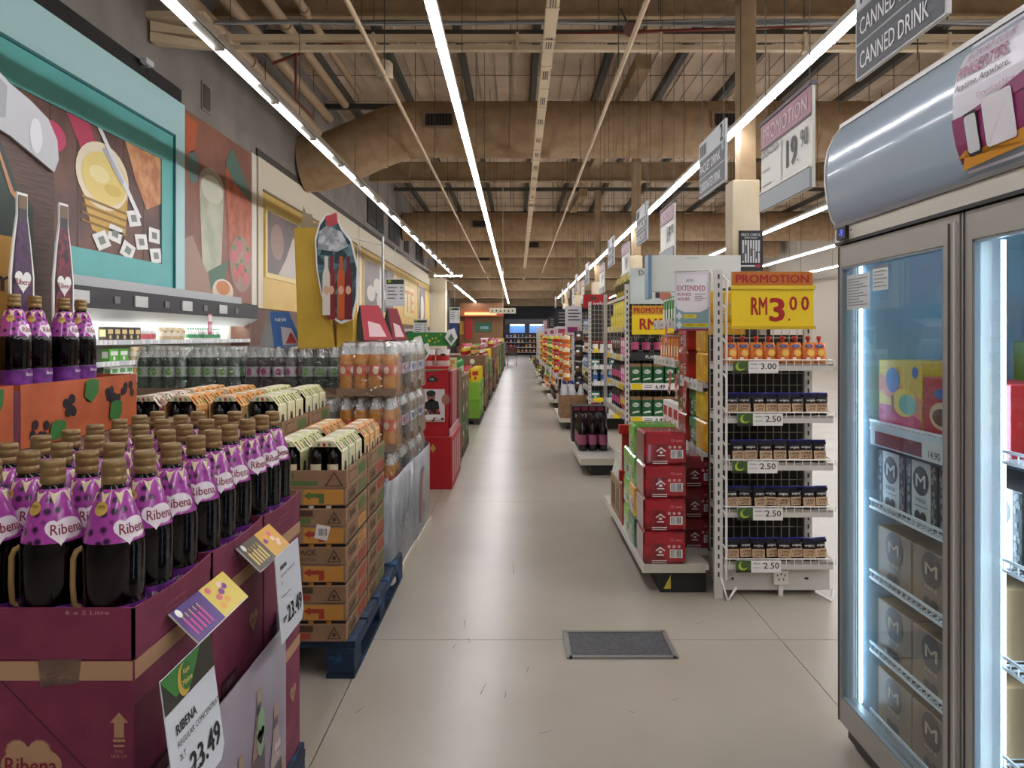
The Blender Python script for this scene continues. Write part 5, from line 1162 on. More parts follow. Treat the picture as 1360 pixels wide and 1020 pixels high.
for z, a in ((.075, .12), (.022, .19)): mb.rect(.055, a+.01, z, z+.022, M('#d9c93a', .4), 2); mb.flat([(.028, z-.012), (.048, z+.012), (.028, z+.036), (.008, z+.012)], M('#d9e0e4', .4), 2)
mb.txt('11.30pm', .09, .08, .012, INK, .05, 'c', 3).txt('10.00am - 10.00pm', .125, .027, .012, INK, .12, 'c', 3)
ob('print', mb, t); ob('bracket', MB().tube([(0, -.003, .35), (.2, -.003, .36), (.215, .0, .34), (.215, .05, .2)], .004, STEEL, 5), t)

# end bay facing the aisle behind the promotion shelf
SPN = M('#2a2724', .7)
t = thing('end_bay', 'white end bay shelving with canned drinks facing the aisle', 'shelf unit', (0, 0, 0))
ob('back_panel', MB().box(1.5, 1.53, 4.55, 6.15, .1, 1.8, SPN), t); 
mb = MB(); mb.box(1.46, 1.5, 6.11, 6.15, 0, 1.8, shm); mb.box(1.46, 1.5, 4.53, 4.56, 0, 1.8, shm); ob('upright', mb, t)
ob('base_deck', MB().box(.71, 1.08, 4.24, 6.1, .135, .165, shm).box(1.08, 1.49, 4.53, 6.1, .135, .165, shm).box(.705, .71, 4.24, 6.1, .12, .168, M('#d9d6cf', .45)).box(.71, 1.06, 4.236, 4.24, .12, .168, M('#b9b3a4', .5)), t)
ob('kick', MB().box(.81, 1.07, 4.27, 6.08, 0, .134, M('#1b1c1a', .6)), t)
ob('hazard_sticker', MB().add([(.83, 4.269, .02), (.87, 4.269, .02), (.87, 4.269, .1)], [(0,1,2)], M('#c9b12c', .5)), t)
for a, b, zs in ((4.53, 5.28, (.75, 1.165)), (5.3, 6.15, (.72, 1.28, 1.56))):
    for z in zs:
        s = ob('shelf', MB().box(1.12, 1.5, a, b, z-.025, z, shm), t)
        mb = MB(RT := Matrix.Translation((1.12, 0, 0)) @ Matrix.Rotation(RW, 4, 'Z')); mb.box(-b, -a, -.006, 0, z-.05, z+.004, M('#b7b4b0', .4)); q = random.Random(int(z*100))
        x = -b+.02
        while x < -a-.1: w_ = q.choice((.1, .16, .08)); mb.rect(x, x+w_, z-.048, z+.02, M(q.choice(('#cfcdc9', '#d8d6d2', '#bdb9b5')), .4), 1, -.006); mb.bars(x+.01, x+w_*.5, z-.03, z-.01, INK, 6, 3, 2, -.006); x += w_+.03
        ob('price_rail', mb, s)
for i, (Y, z, tl) in enumerate(((4.75, .66, .9), (4.95, 1.0, .2), (5.2, 1.02, -.1), (5.45, 1.04, .3), (5.55, 1.36, 0), (5.35, .58, 0))):
    t2 = thing('price_flag', ('red and white price flag sticking out over the red can packs', 'red and white price flag, nearest on the upper rail', 'red and white price flag, second on the upper rail', 'red and white price flag, third on the upper rail', 'red and white price flag on the top tier', 'red and white price flag near the green packs')[i], 'price tag', (1.10, Y, z), RW)
    T_ = Matrix.Rotation(tl if i else .0, 4, 'Y') if i else Matrix.Rotation(-.8, 4, 'X')
    ob('flag', MB(T_).box(-.035, .035, -.003, 0, 0, .17, M('#d9a5a5', .4)), t2); ob('print', MB(T_ @ Matrix.Translation((0, -.003, 0))).rect(-.03, .03, .08, .165, RED).txt('NEW', 0, .1, .02, WHITE, .04).rect(-.02, .02, .02, .05, INK), t2)
# can multipacks
def canpack(c, cs, label=True, w=.24, d=.26, h=.185):
    body = MB().cbox(-w/2, w/2, -d/2, d/2, 0, h, M(c, .22, c2=cs, ts=9., coat=.4), .012).mesh('film_wrap')
    mb = MB(); mb.rect(-w*.45, w*.45, h*.62, h*.92, M(cs, .3), .6, -d/2)
    ln = M('#e3cfcf', .4); x, z = -w*.1, h*.42
    mb.flat([(x-.028, z), (x, z+.022), (x+.028, z), (x+.022, z-.004), (x, z+.012), (x-.022, z-.004)], ln, 1.5, -d/2); mb.rect(x-.02, x+.02, z-.028, z-.022, ln, 1.5, -d/2); mb.flat(ell(x, z-.008, .01, .007, 10), ln, 1.5, -d/2)
    for i in range(3): mb.flat(ell(.025+.028*i, h*.54, .009, .009, 10), M('#c99a9a', .4), 1.5, -d/2)
    mb.rect(.03, .1, h*.2, h*.45, WHITE, 1.2, -d/2); mb.bars(.035, .095, h*.22, h*.43, INK, 12, 6, 2, -d/2); mb.txt('12 cans', .065, h*.7, .016, M('#d99a9a', .4), None, 'c', 2, -d/2)
    for i in range(2): mb.rect(-w*.3, w*.05, h*.1-.012*i, h*.1+.004-.012*i, ln, 1.2, -d/2)
    return body, mb.mesh('print')
CP = {'red': canpack('#6b121c', '#a01c28'), 'lime': canpack('#3f9a2c', '#7fc03a'), 'green': canpack('#17513a', '#2f7a4a'), 'yellow': canpack('#cf961c', '#e0b52c'), 'maroon': canpack('#5d0f18', '#7d1822')}
def cans(k, label, x, y, z, rz, grp):
    t = thing('can_pack', label, 'can pack', (x, y, z), rz, grp); ob('film_wrap', CP[k][0], t); ob('print', CP[k][1], t)
TN = ['bottom', 'second', 'third', 'top']
for k in range(4):
    cans('red', 'red twelve-can pack with house logo, front stack on the deck, %s' % TN[k], .832, 4.375, .166+.187*k, R.uniform(-.03, .03), 'red can packs on the deck')
    if k < 3: cans('maroon', 'dark red can pack in the shaded inner stack, %s' % TN[k], 1.10, 4.69, .166+.187*k, 0, 'red can packs on the deck')
    cans('green' if k == 0 else 'yellow' if k == 1 else 'lime', '%s can pack behind the front red stack, %s' % (('dark green', 'yellow', 'lime green', 'lime green')[k], TN[k]), .84, 4.68, .166+.187*k, RW, 'green can packs on the deck')
    if k < 3: cans('lime', 'lime green can pack in the second stack back, %s' % TN[k], .845, 4.94, .166+.187*k, RW, 'green can packs on the deck')
for k in range(3):
    cans('yellow', 'yellow can pack on the upper end bay shelf, %s' % TN[k], 1.25, 4.64, 1.166+.187*k, 0, 'yellow can packs on the end bay'); 
    if k < 2: cans('yellow', 'yellow can pack on the middle end bay shelf, %s' % TN[k], 1.25, 4.64, .751+.187*k, 0, 'yellow can packs on the end bay')
    if k < 2: cans('red', 'red can pack on the upper end bay shelf beside yellow packs, %s' % TN[k], 1.25, 5.1, 1.166+.187*k, RW, 'red can packs on the end bay'); cans('red', 'red can pack on the middle end bay shelf, %s' % TN[k], 1.25, 5.12, .751+.187*k, RW, 'red can packs on the end bay')
    if k < 2: cans('green', 'dark green can pack between red and yellow packs, middle shelf, %s' % TN[k], 1.27, 4.88, .751+.187*k, RW, 'green can packs on the end bay')
t = thing('red_riser', 'red plastic display frame between green packs and white bottles', 'frame', (.714, 5.12, .169))
ob('frame', MB().box(0, .3, 0, .03, 0, .62, M('#a5121e', .4)).box(-.02, .3, -.02, .05, .62, .68, M('#b5141f', .4)).box(-.02, .04, -.01, .04, .3, .37, M('#b5141f', .4)), t)
t = thing('bottle_tray', 'brown carton tray holding the white bottles on the end bay deck', 'tray', (.714, 5.2, .169)); ob('body', MB().box(0, .3, 0, .005, 0, .26, CARD).box(0, .005, .005, .55, 0, .26, CARD).box(.295, .3, .005, .55, 0, .26, CARD).box(.005, .295, .545, .55, 0, .26, CARD).box(.005, .295, .005, .545, 0, .01, CARD), t)
ob('print', MB(Matrix.Rotation(RW, 4, 'Z')).bars(-.5, -.3, .05, .2, kink, 12, 2, 1).rect(-.22, -.1, .05, .2, M('#7a5a44', .7)), t)
wb = g_bottle(.42, .042, '#dfe0d4', '#bcc99a', '#e9e9e4', .35, 12)
for j in range(5):
    for i in range(3): ob('white_bottle', wb, None, (.755+.095*i, 5.26+.105*j, .18), RW, label='white bottle with green label, %s along, %s row from aisle' % (ORD[j], ORD[i]), cat='bottle', group='white bottles in the brown tray')
# far half goods
for z, gi, n in ((.72, 11, 4), (1.28, 1, 8), (1.56, 0, 7)):
    l = LIB[gi]
    for i in range(n): ob(l[0], l[3], None, (1.2, 5.38+(.19 if n == 4 else .1)*i, z), RW, label='%s on the end bay far half, %s along, %s tier' % (l[2], ORD[i], {.72: 'low', 1.28: 'middle', 1.56: 'top'}[z]), cat=l[1], group='cartons on the end bay far half')
kb = g_box(.2, .15, .24, '#a58560', '#6a4f36')
ob('kraft_box', kb, None, (1.21, 5.42, .96), RW, label='brown kraft box perched over the low tier of the end bay', cat='box') if 0 else None
t = thing('light_header', 'wide white lightbox header above the end bay', 'header', (1.10, 6.2, 1.82))
ob('box', MB().box(0, .74, 0, .12, 0, .3, M('#d7d9d4', .4)), t); ob('side', MB().box(-.03, 0, -.04, .12, -.06, .3, M('#6d8ea8', .4)), t); ob('print', MB(eps=.002).txt('ORIGINAL', .34, .27, .012, M('#7a8a8a', .4), .1).flat([(.66, .0), (.74, .0), (.74, .14)], M('#4a7aa8', .4)), t)
ob('post', MB().box(.33, .39, .01, .05, -1.82, 0, shm), t)

# ================================================================ HANGING AISLE SIGNS
def aisle_sign(label, Y0, L, lines, num):
    t = thing('aisle_sign', label, 'sign', (1.74, Y0+L, 2.76), RW, 'hanging aisle signs')
    ob('board', MB().box(0, L, 0, .02, 0, .52, M('#b9bcbd', .4)), t); dk = M('#46494d', .5)
    mb = MB(eps=.003); mb.rect(.015, L-.015, .01, .17, dk).rect(.015, L-.015, .18, .34, dk); mb.rect(.015, L-.015, .35, .51, M('#c3c9cc', .4))
    if num: mb.txt(num, L-.1, .36, .14, INK, None, 'c', 2, 0, .03)
    for i in range(5): mb.rect(.06+.05*i, .085+.05*i, .37, .48, DGREY, 2)
    mb.rect(L-.09, L-.02, .27, .36, M('#9fb4bd', .4), 2)
    for i, s in enumerate(lines): mb.txt(s, L*.46, .21-.17*i, .085, M('#e4e7e8', .4), L*.78, 'c', 2, 0, .012)
    ob('lettering', mb, t); ob('wires', MB().bar((.08, .01, .52), (.08, .01, 4.935), .004, dark).bar((L-.08, .01, .52), (L-.08, .01, 4.935), .004, dark), t)
aisle_sign('hanging aisle sign reading CANNED DRINK above the freezer', 3.05, .82, ('CANNED FOOD', 'CANNED DRINK'), None)
aisle_sign('hanging aisle sign numbered 2 reading PACKET DRINK', 6.3, .9, ('PACKET DRINK', 'CARBONATED DRINK'), '2')
for i, Y in enumerate((10.1, 13.6, 18.4, 21.8, 25.3, 28.8, 34)):
    aisle_sign('grey and white hanging aisle sign, %s beyond the one numbered 2' % ORD[i], Y, .9, ('SNACK', 'BISCUIT') if i < 2 else (), str(3+i) if i < 2 else None)
def promo_hang(label, Y0, L, full):
    t = thing('promotion_sign', label, 'sign', (1.75, Y0+L, 2.34), RW, 'hanging promotion signs')
    ob('board', MB().box(0, L, 0, .02, .0, .62, M('#c3c3b8', .35)), t); ob('top_bar', MB().box(-.01, L+.01, -.01, .03, .61, .635, M('#4a4448', .5)), t); ob('tray', MB().box(0, L, -.015, .0, 0, .12, M('#7d868a', .4)).box(0, L, -.02, 0, .12, .135, OFFW), t)
    mb = MB(eps=.003); mb.rect(0, L, .44, .61, M('#9a6474', .4)); mb.rect(0, L, .43, .445, M('#5a3f4a', .5), 2); mb.txt('PROMOTION', L*.5, .47, .1, M('#d5bcc2', .4), L*.86, 'c', 2)
    if full: mb.txt('COCA-COLA', L*.2, .37, .05, INK, L*.38, 'c', 2); mb.rect(.03, .2, .27, .285, GREYM, 2); mb.rect(.03, .22, .17, .18, GREYM, 2)
    mb.rect(L*.44, L*.455, .14, .43, GREYM, 2); mb.txt('19', L*.65, .2, .18, M('#3a3a3c', .5), .17, 'c', 2, 0, .02).txt('.', L*.77, .2, .02, M('#3a3a3c', .5), None, 'c', 2).txt('90', L*.88, .27, .11, M('#3a3a3c', .5), .12, 'c', 2)
    ob('print', mb, t); ob('wires', MB().bar((.06, .01, .62), (.06, .01, 5.355), .004, dark).bar((L-.06, .01, .62), (L-.06, .01, 5.355), .004, dark), t)
promo_hang('hanging promotion sign reading COCA-COLA 19.90 before the pillar', 4.47, .93, True)
for i, Y in enumerate((8.4, 11.8, 15.2, 19.8, 23.2)): promo_hang('hanging promotion sign, %s beyond the cola one' % ORD[i], Y, .8, False)
t = thing('price_check_sign', 'black price check sign with bar stripes on the cream pillar', 'sign', (2.76, 9.388, 2.27))
ob('board', MB().box(.0, .3, -.01, 0, 0, .5, M('#1c1d20', .5)), t); mb = MB(eps=.003); wt = M('#c3c5c6', .5)
mb.txt('PRICE CHECK', .15, .43, .035, wt, .24, 'c', 1, -.01).txt('SEMAK HARGA', .15, .4, .018, wt, .16, 'c', 1, -.01)
for i in range(7): mb.rect(.04+.033*i, .062+.033*i, .1, .38, wt, 1, -.01); mb.rect(.042+.033*i, .06+.033*i, .12+.03*((i*3) % 7), .22+.02*((i*5) % 6), M('#4a4c50', .5), 2, -.01)
mb.rect(.02, .2, .05, .07, wt, 1, -.01); mb.flat(ell(.24, .06, .035, .025), M('#8a2a30', .5), 1, -.01); ob('print', mb, t)
# ================================================================ FARTHER END BAYS
YK = [7.6, 11.5, 15.0, 18.6, 22.2, 25.8, 29.4, 33, 37, 41]
def tagrail(mb, x0, x1, z, yl, q):
    mb.box(x0, x1, -.006, 0, z-.05, z+.004, M('#b9b7b2', .4))
    x = x0+.03
    while x < x1-.12: w_ = q.choice((.07, .1, .14)); mb.rect(x, x+w_, z-.048, z+.02, yl if q.random() < .35 else M('#d9d8d4', .4), 1, -.006); x += w_+q.choice((.02, .06))
    return mb
bays = [[(6, 2), (15, 2), (15, 9), (10, 10), (2, 2)], [(3, 9), (12, 14), (13, 3), (18, 14), (5, 18)], [(9, 9), (7, 8), (7, 10), (6, 16), (9, 9)], [(7, 9), (1, 7), (8, 7), (10, 7), (7, 7)], [(6, 7), (7, 1), (7, 3), (6, 17), (9, 8)], [(15, 11), (6, 8), (7, 7), (3, 8), (8, 9)], [(11, 6), (3, 10), (6, 7), (8, 3), (9, 16)], [(5, 14), (6, 3), (10, 7), (1, 0), (9, 2)], [(11, 5), (6, 3), (7, 4), (1, 0), (8, 9)], [(11, 6), (7, 10), (6, 3), (8, 9), (2, 16)]]
tier = ['deck', 'lowest', 'second', 'third', 'fourth', 'top']
for k, Y in enumerate(YK):
    nmk = ORD[k+1]; q = random.Random(20+k); L = 1.9
    t = thing('end_bay', 'white end bay shelving, %s along the aisle from the freezer' % nmk, 'shelf unit', (0, 0, 0))
    ob('back_panel', MB().box(1.5, 1.53, Y+.36, Y+L-.04, .1, 1.95, SPN), t)
    mb = MB(); mb.box(1.09, 1.13, Y, Y+.04, 0, 1.98, shm); 
    for s_ in range(30): mb.box(1.103, 1.117, Y-.001, Y, .15+.06*s_, .18+.06*s_, DGREY)
    ob('upright', mb, t); ob('upright', MB().box(1.09, 1.13, Y+L-.04, Y+L, 0, 1.98, shm), t)
    ob('base_deck', MB().box(.66, 1.08, Y+.24, Y+L, .14, .175, shm).box(.655, .66, Y+.24, Y+L, .11, .178, OFFW).box(.66, 1.08, Y+.235, Y+.24, .11, .178, M('#bdb7a4', .5)), t)
    ob('kick', MB().box(.77, 1.07, Y+.27, Y+L, 0, .14, M('#1b1c1a', .6)), t)
    zs = [.62, .93, 1.24, 1.55]
    for i, z in enumerate(zs):
        s = ob('shelf', MB().box(1.13, 1.5, Y+.36, Y+L-.04, z-.02, z, shm), t)
        ob('price_rail', tagrail(MB(Matrix.Translation((1.13, 0, 0)) @ Matrix.Rotation(RW, 4, 'Z'), .002), -Y-L+.04, -Y-.36, z, YEL, q), s)
        l = LIB[bays[k][i][0]]; l2 = LIB[bays[k][i][1]]; n = 9 if k < 2 else 7 if k < 6 else 5
        for j in range(n):
            if k == 0 and i == 3: continue
            m_ = l if (j < n//2) else l2
            ob(m_[0], m_[3], None, (1.215, Y+.46+(L-.6)*j/(n-1), z), RW, label='%s, %s along the %s shelf of the %s end bay' % (m_[2], ORD[j], ORD[i], nmk), cat=m_[1], group='goods on the farther end bays')
    # goods on the deck
    l = LIB[bays[k][4][0]]; l2 = LIB[bays[k][4][1]]
    for r_ in range(2):
        n = 8 if k < 3 else 5
        for j in range(n):
            m_ = l if r_ == 0 else l2
            if k == 1 and j < 4: continue
            if k == 0: continue
            ob(m_[0], m_[3], None, (.76+.17*r_, Y+.34+(L-.5)*j/(n-1)*.98, .176), RW, label='%s, %s end bay deck, %s along, %s row' % (m_[2], nmk, ORD[j], ('aisle', 'inner')[r_]), cat=m_[1], group='goods on the end bay decks')
    # face towards the camera for the nearer bays
    if k < 5:
        x1 = 1.13+(.95 if k == 0 else .7 if k < 3 else .5)
        f = thing('side_bay', 'side shelving with price tags, %s row from the freezer' % nmk, 'shelf unit', (0, Y, 0))
        ob('back_panel', MB().box(1.14, x1, .3, .32, 0, 1.95, SPN), f); ob('upright', MB().box(x1, x1+.04, 0, .04, 0, 1.95, shm), f)
        mb = MB()
        for a in range(int((x1-1.14)/.06)): mb.box(1.15+.06*a, 1.154+.06*a, .29, .294, .2, 1.95, wirem)
        for a in range(24): mb.box(1.14, x1, .286, .29, .25+.07*a, .254+.07*a, wirem)
        ob('wire_grid', mb, f)
        zz = [.32, .64, .975, 1.27] if k == 0 else [.25, .5, .75, 1.0, 1.25]
        for i, z in enumerate(zz):
            s = ob('shelf', MB().box(1.14, x1, 0, .28, z-.02, z, shm), f)
            if k == 0 and i in (1, 2):
                mb = MB(eps=.002).box(1.14, x1, -.012, 0, z-.062, z+.004, WHITE); mb.rect(1.15, 1.26, z-.06, z+.0, YEL, 1, -.012); mb.txt('6.49', 1.44, z-.05, .04, INK, None, 'c', 1, -.012, .03)
                for u in range(2): mb.rect(1.28, 1.36, z-.02-.018*u, z-.014-.018*u, INK, 1, -.012)
            elif k == 0 and i == 3: mb = MB(eps=.002).box(1.14, x1, -.012, 0, z-.06, z+.015, M('#2a2a2c', .5)).txt('PLANT BASED', 1.42, z-.04, .03, WHITE, .25, 'c', 1, -.012, .03)
            else: mb = tagrail(MB(eps=.002), 1.14, x1, z, YEL, q)
            ob('price_rail', mb, s)
            gi = ('milo', 'milo', 'milo', 2)[i] if k == 0 else q.choice((18, 14, 11, 5, 17, 12)); n = 9 if k == 0 else 5
            if gi == 'milo': continue
            m_ = LIB[gi]; n = int((x1-1.2)/(.1 if gi in (0, 2, 5, 17, 18) else .18))
            for j in range(n): ob(m_[0], m_[3], None, (1.2+(x1-1.22)*j/max(1, n-1)*.95, Y+.09, z), 0, label='%s, %s from aisle, %s tier, %s side row' % (m_[2], ORD[j], ORD[i], nmk), cat=m_[1], group='goods on the side rows')
# chocolate malt packs
def malt():
    w, d, h = .1, .08, .2; mb = MB().cbox(-w/2, w/2, -d/2, d/2, 0, h*.85, M('#1f5a30', .4), .003).box(-w/2, w/2, -d/2, d/2, h*.85, h, M('#8a6a4a', .5))
    mb.flat(ell(0, h*.6, .034, .022), M('#e3e6df', .4), 1, -d/2).txt('MILO', 0, h*.55, .022, M('#1f4a2c', .4), .055, 'c', 2, -d/2, .02).flat([(-.04, .03), (.04, .045), (.03, .06), (-.03, .05)], M('#dfe3d6', .4), 1, -d/2)
    return mb.mesh('malt_pack')
MP = malt()
for i, z in ((0, .32), (1, .64), (2, .975)):
    for j in range(8): ob('malt_pack', MP, None, (1.2+.115*j, 7.66, z), 0, label='green chocolate malt drink pack, %s from the aisle, %s of three tiers' % (ORD[j], ('lowest', 'middle', 'upper')[i]), cat='pack', group='chocolate malt packs')
t = thing('promotion_board', 'yellow promotion board on the second side row behind the end bay', 'sign', (1.15, 7.55, 1.47))
ob('board', MB().box(0, .42, 0, .01, 0, .2, YEL), t); ob('header', MB().box(0, .42, 0, .01, .2, .29, M('#c8951c', .45)), t)
ob('lettering', MB(eps=.002).txt('PROMOTION', .2, .215, .055, dr, .36, 'c', 1, 0, .03).txt('RM8', .2, .05, .11, dr, .24, 'c', 1, 0, .03), t)
t = thing('dairy_header', 'pale header board with bottle pictures behind the second side row', 'header', (1.14, 7.62, 1.78))
ob('board', MB().box(0, .5, 0, .02, 0, .36, M('#c3cfca', .5)), t); mb = MB(eps=.003).txt('DAIRY F', .24, .29, .05, M('#7a6a5a', .5), .3, 'c', 1)
for x in (.2, .28): mb.rect(x-.022, x+.022, .06, .16, M('#3a2a34', .4)).rect(x-.01, x+.01, .16, .22, M('#3a2a34', .4))
mb.flat(ell(.34, .22, .04), M('#a8332c', .4)).flat(ell(.36, .08, .06, .05), M('#b06a5a', .4)); ob('print', mb, t)
# yellow multipacks and bagged snacks on top of the second bay
yb = g_box(.2, .16, .145, '#d6c21c', '#e6d84a')
for j in range(6):
    for k in range(2 if j < 5 else 1): ob('yellow_pack', yb, None, (1.225, 8.02+.215*j, 1.551+.146*k), RW, label='big yellow pack on the second end bay top shelf, %s along, %s layer' % (ORD[j], ('lower', 'upper')[k]), cat='pack', group='yellow packs on the second end bay')
bg = g_bag(.22, .1, .28, '#b9a54a', '#4f4a2c')
t = bpy.data.objects['end_bay.001']; ob('top_shelf', MB().box(1.13, 1.5, 7.96, 9.46, 1.85, 1.88, shm), t)
for j in range(6): ob('tall_snack_bag', bg, None, (1.26, 8.05+.25*j, 1.881), RW-.2, label='tall olive snack bag on top of the second end bay, %s along' % ORD[j], cat='bag', group='tall snack bags')
# brown carton with white and blue jugs on the third deck, black drink case on the second
t = thing('jug_carton', 'brown open carton of white and blue jugs on the third bay deck', 'carton', (.67, 11.76, .176)); ob('body', MB().box(0, .42, 0, .008, 0, .36, CARD2).box(0, .008, .008, .6, 0, .36, CARD2).box(.412, .42, .008, .6, 0, .36, CARD2).box(.008, .412, .592, .6, 0, .36, CARD2).box(.008, .412, .008, .592, 0, .2, CARD2), t)
jug = g_bottle(.36, .05, '#d9d9de', '#e6e6ea', '#3c3f8a', .45)
for j in range(4):
    for i in range(3): ob('white_jug', jug, None, (.75+.125*i, 11.85+.14*j, .377), RW, label='white jug with blue cap in the brown carton, %s row, %s from aisle' % (ORD[j], ORD[i]), cat='bottle', group='white jugs in the brown carton')
t = thing('drink_case', 'black display case of dark bottles on the second bay deck', 'display case', (.665, 9.1, .179))
ob('body', MB().box(0, .4, 0, .01, 0, .45, BLACK).box(0, .01, .01, .7, .0, .45, BLACK).box(.39, .4, .01, .7, 0, .45, BLACK).box(.01, .39, .69, .7, 0, .45, BLACK), t) if 0 else None
ob('case', MB().box(0, .4, .0, .3, .28, .43, BLACK), t); ob('case_base', MB().box(0, .4, .01, .3, 0, .28, M('#2a2226', .5)), t)
mb = MB(eps=.002).txt('HYPE', .14, .29, .05, M('#c9c9cc', .5), .2, 'c', 1).flat(ell(.32, .32, .05, .04), M('#6a6a70', .5), 1)
for i in range(4): mb.rect(.02+.095*i, .09+.095*i, .375, .42, M('#8a2f4a', .5), 1)
ob('print', mb, t)
# red arched sign and other toppers
t = thing('topper_sign', 'red promotional topper sign lettered in white above the third bay', 'sign', (1.05, 12.0, 1.9))
ob('board', MB().box(0, .42, 0, .02, 0, .22, RED), t); ob('print', MB(eps=.003).txt('Lively', .22, .03, .08, M('#e0d2d4', .4), .2).flat(ell(.17, .16, .06, .025), M('#5a3a1c', .5)), t); ob('post', MB().box(.19, .22, .005, .02, -.35, 0, shm), t)
for i, (Y, c, h) in enumerate(((12.6, '#cfd0d2', .3), (15.5, '#1b1a1c', .36), (16.5, '#19181a', .34), (19.2, '#242022', .3), (20.2, '#5a3a30', .28), (23.2, '#c9a9ae', .28))):
    t = thing('bay_poster', ('white and black', 'black', 'black leaf', 'dark grey', 'brown', 'pale pink')[i]+' poster standing out over the aisle side, %s in line' % ORD[i], 'poster', (.80, Y, 1.66))
    ob('board', MB().box(0, .28, 0, .01, 0, h, M(c, .5)), t); mb = MB(eps=.003)
    for u in range(4): mb.rect(.05, .26-.04*(u % 2), h*.2+h*.18*u, h*.26+h*.18*u, M('#8d8a86' if i else '#3a3a40', .5), 1)
    mb.rect(0, .28, -.18, -.0, M('#d3ccd0', .5), 1, .0); mb.rect(.04, .24, -.14, -.05, M('#b03a5a' if i % 2 else '#8d2a6a', .5), 2)
    ob('print', mb, t); ob('lower_card', MB().box(0, .28, .002, .01, -.18, 0, WHITE), t); ob('arm', MB().bar((.2, .016, .0), (.335, .016, .0), .006, shm).bar((.333, .016, .0), (.333, .016, -.115), .006, shm), t)

# ================================================================ DOUBLE-DOOR DISPLAY FREEZER
t = thing('display_freezer', 'tall two-door glass display freezer with curved blank header beside aisle', 'freezer', (1.156, 2.72, 0), RW)
WF = 1.5; al = M('#a9a6a0', .38, .55); alw = M('#c3c1bc', .4, .2); inner = M('#b4d6e8', .4)
mb = MB(); mb.box(0, .03, .055, .72, .07, 2.22, alw); mb.box(WF-.03, WF, .055, .72, .07, 2.22, alw); mb.box(.03, WF-.03, .69, .72, .07, 2.22, alw); mb.box(.03, WF-.03, .055, .69, .07, .1, inner); mb.box(.03, WF-.03, .055, .69, 1.76, 1.80, inner); mb.box(.03, WF-.03, .1, .69, 2.19, 2.22, alw)
ob('cabinet', mb, t)
ob('liner', MB().box(.031, .038, .06, .68, .1, 1.76, inner).box(WF-.038, WF-.031, .06, .68, .1, 1.76, inner).box(.038, WF-.038, .675, .688, .1, 1.76, inner), t)
ob('plinth', MB().box(.02, WF-.02, .03, .7, .015, .069, M('#8a8780', .4, .4)).box(.05, WF-.05, .02, .03, .025, .06, M('#3a3a3a', .5)), t)
mb = MB()
for x in (.04, WF-.06):
    for y in (.06, .64): mb.box(x, x+.03, y, y+.03, 0, .015, BLACK)
ob('foot', mb, t)
# header: curved panel
pz = [(1.848, -.006), (1.87, -.02), (1.93, -.036), (2.0, -.044), (2.06, -.044), (2.12, -.034), (2.17, -.012), (2.2, .012)]
def hy(z):
    for (z0, y0), (z1, y1) in zip(pz, pz[1:]):
        if z0 <= z <= z1: return y0+(y1-y0)*(z-z0)/(z1-z0)
    return pz[0][1] if z < pz[0][0] else pz[-1][1]
vs = []; fs = []
for z, y in pz: vs += [(.012, y, z), (WF-.012, y, z)]
for i in range(len(pz)-1): fs.append((2*i, 2*i+1, 2*i+3, 2*i+2))
hd = ob('header_panel', MB().add(vs, fs, M('#9fb0bf', .16, coat=.3), True), t)
mb = MB(); mb.prism([(p[1], p[0]) for p in pz][::1], 0, .001, alw)
mb = MB(); prof_ = [(y-.004, z) for z, y in pz]+[(.1, 2.235), (.1, 1.848)]
for x in (0, WF-.012): mb.add([(x, y, z) for y, z in prof_]+[(x+.012, y, z) for y, z in prof_], [tuple(range(10)), tuple(range(19, 9, -1))]+[((i+1) % 10, i, i+10, (i+1) % 10+10) for i in range(10)], M('#d3d2cd', .4))
ob('header_end', mb, t)
ob('header_top', MB().add([(0, .006, 2.198), (WF, .006, 2.198), (WF, .1, 2.236), (0, .1, 2.236), (0, .01, 2.215), (WF, .01, 2.215)], [(0,1,5,4),(4,5,2,3)], M('#d3d2cd', .35)).box(.012, WF-.012, .011, .014, 2.192, 2.2, BLACK), t)
ob('header_band', MB().box(0, WF, -.008, .05, 1.785, 1.838, M('#c9c4b8', .35, .3)).box(0, WF, -.014, .05, 1.836, 1.85, M('#5d5c5a', .4)).box(0, WF, -.01, .055, 1.776, 1.786, BLACK), t)
# sticker on header (without code square and mascot)
mb = MB(eps=.0012); mb.map = lambda p: (p.x, hy(p.z)+p.y-.0005, p.z)
def strip(x0f, x1f, z0, z1, m, l, n=10):
    vs_ = []
    for i in range(n+1): z = z0+(z1-z0)*i/n; vs_ += [(x0f(z), -l*mb.eps, z), (x1f(z), -l*mb.eps, z)]
    mb.add(vs_, [(2*i, 2*i+1, 2*i+3, 2*i+2) for i in range(n)], m)
SX = .80
strip(lambda z: SX+.02-.02*math.sin((z-1.85)*8), lambda z: 1.1, 1.86, 2.19, M('#d6d3dc', .3), 1)
strip(lambda z: SX+.015-.02*math.sin((z-1.85)*8), lambda z: 1.1, 1.885, 2.0, M('#86205e', .3), 2)
vs_ = []; 
for i in range(11):
    x = SX+.05+.5*i/10; vs_ += [(x, -3.2*mb.eps*1.2, 1.995), (x, -3.2*mb.eps*1.2, 1.999+.1*(i/10)**1.3)]
mb.add(vs_, [(2*i, 2*i+2, 2*i+3, 2*i+1) for i in range(10)], M('#86205e', .3))
mb.add([(SX+.01, -4*mb.eps, 1.87), (1.08, -4*mb.eps, 1.88), (1.08, -4*mb.eps, 1.915), (.8, -4*mb.eps, 1.9), (SX+.04, -4*mb.eps, 1.915)], [(0,1,2,3,4)], M('#d9962a', .3))
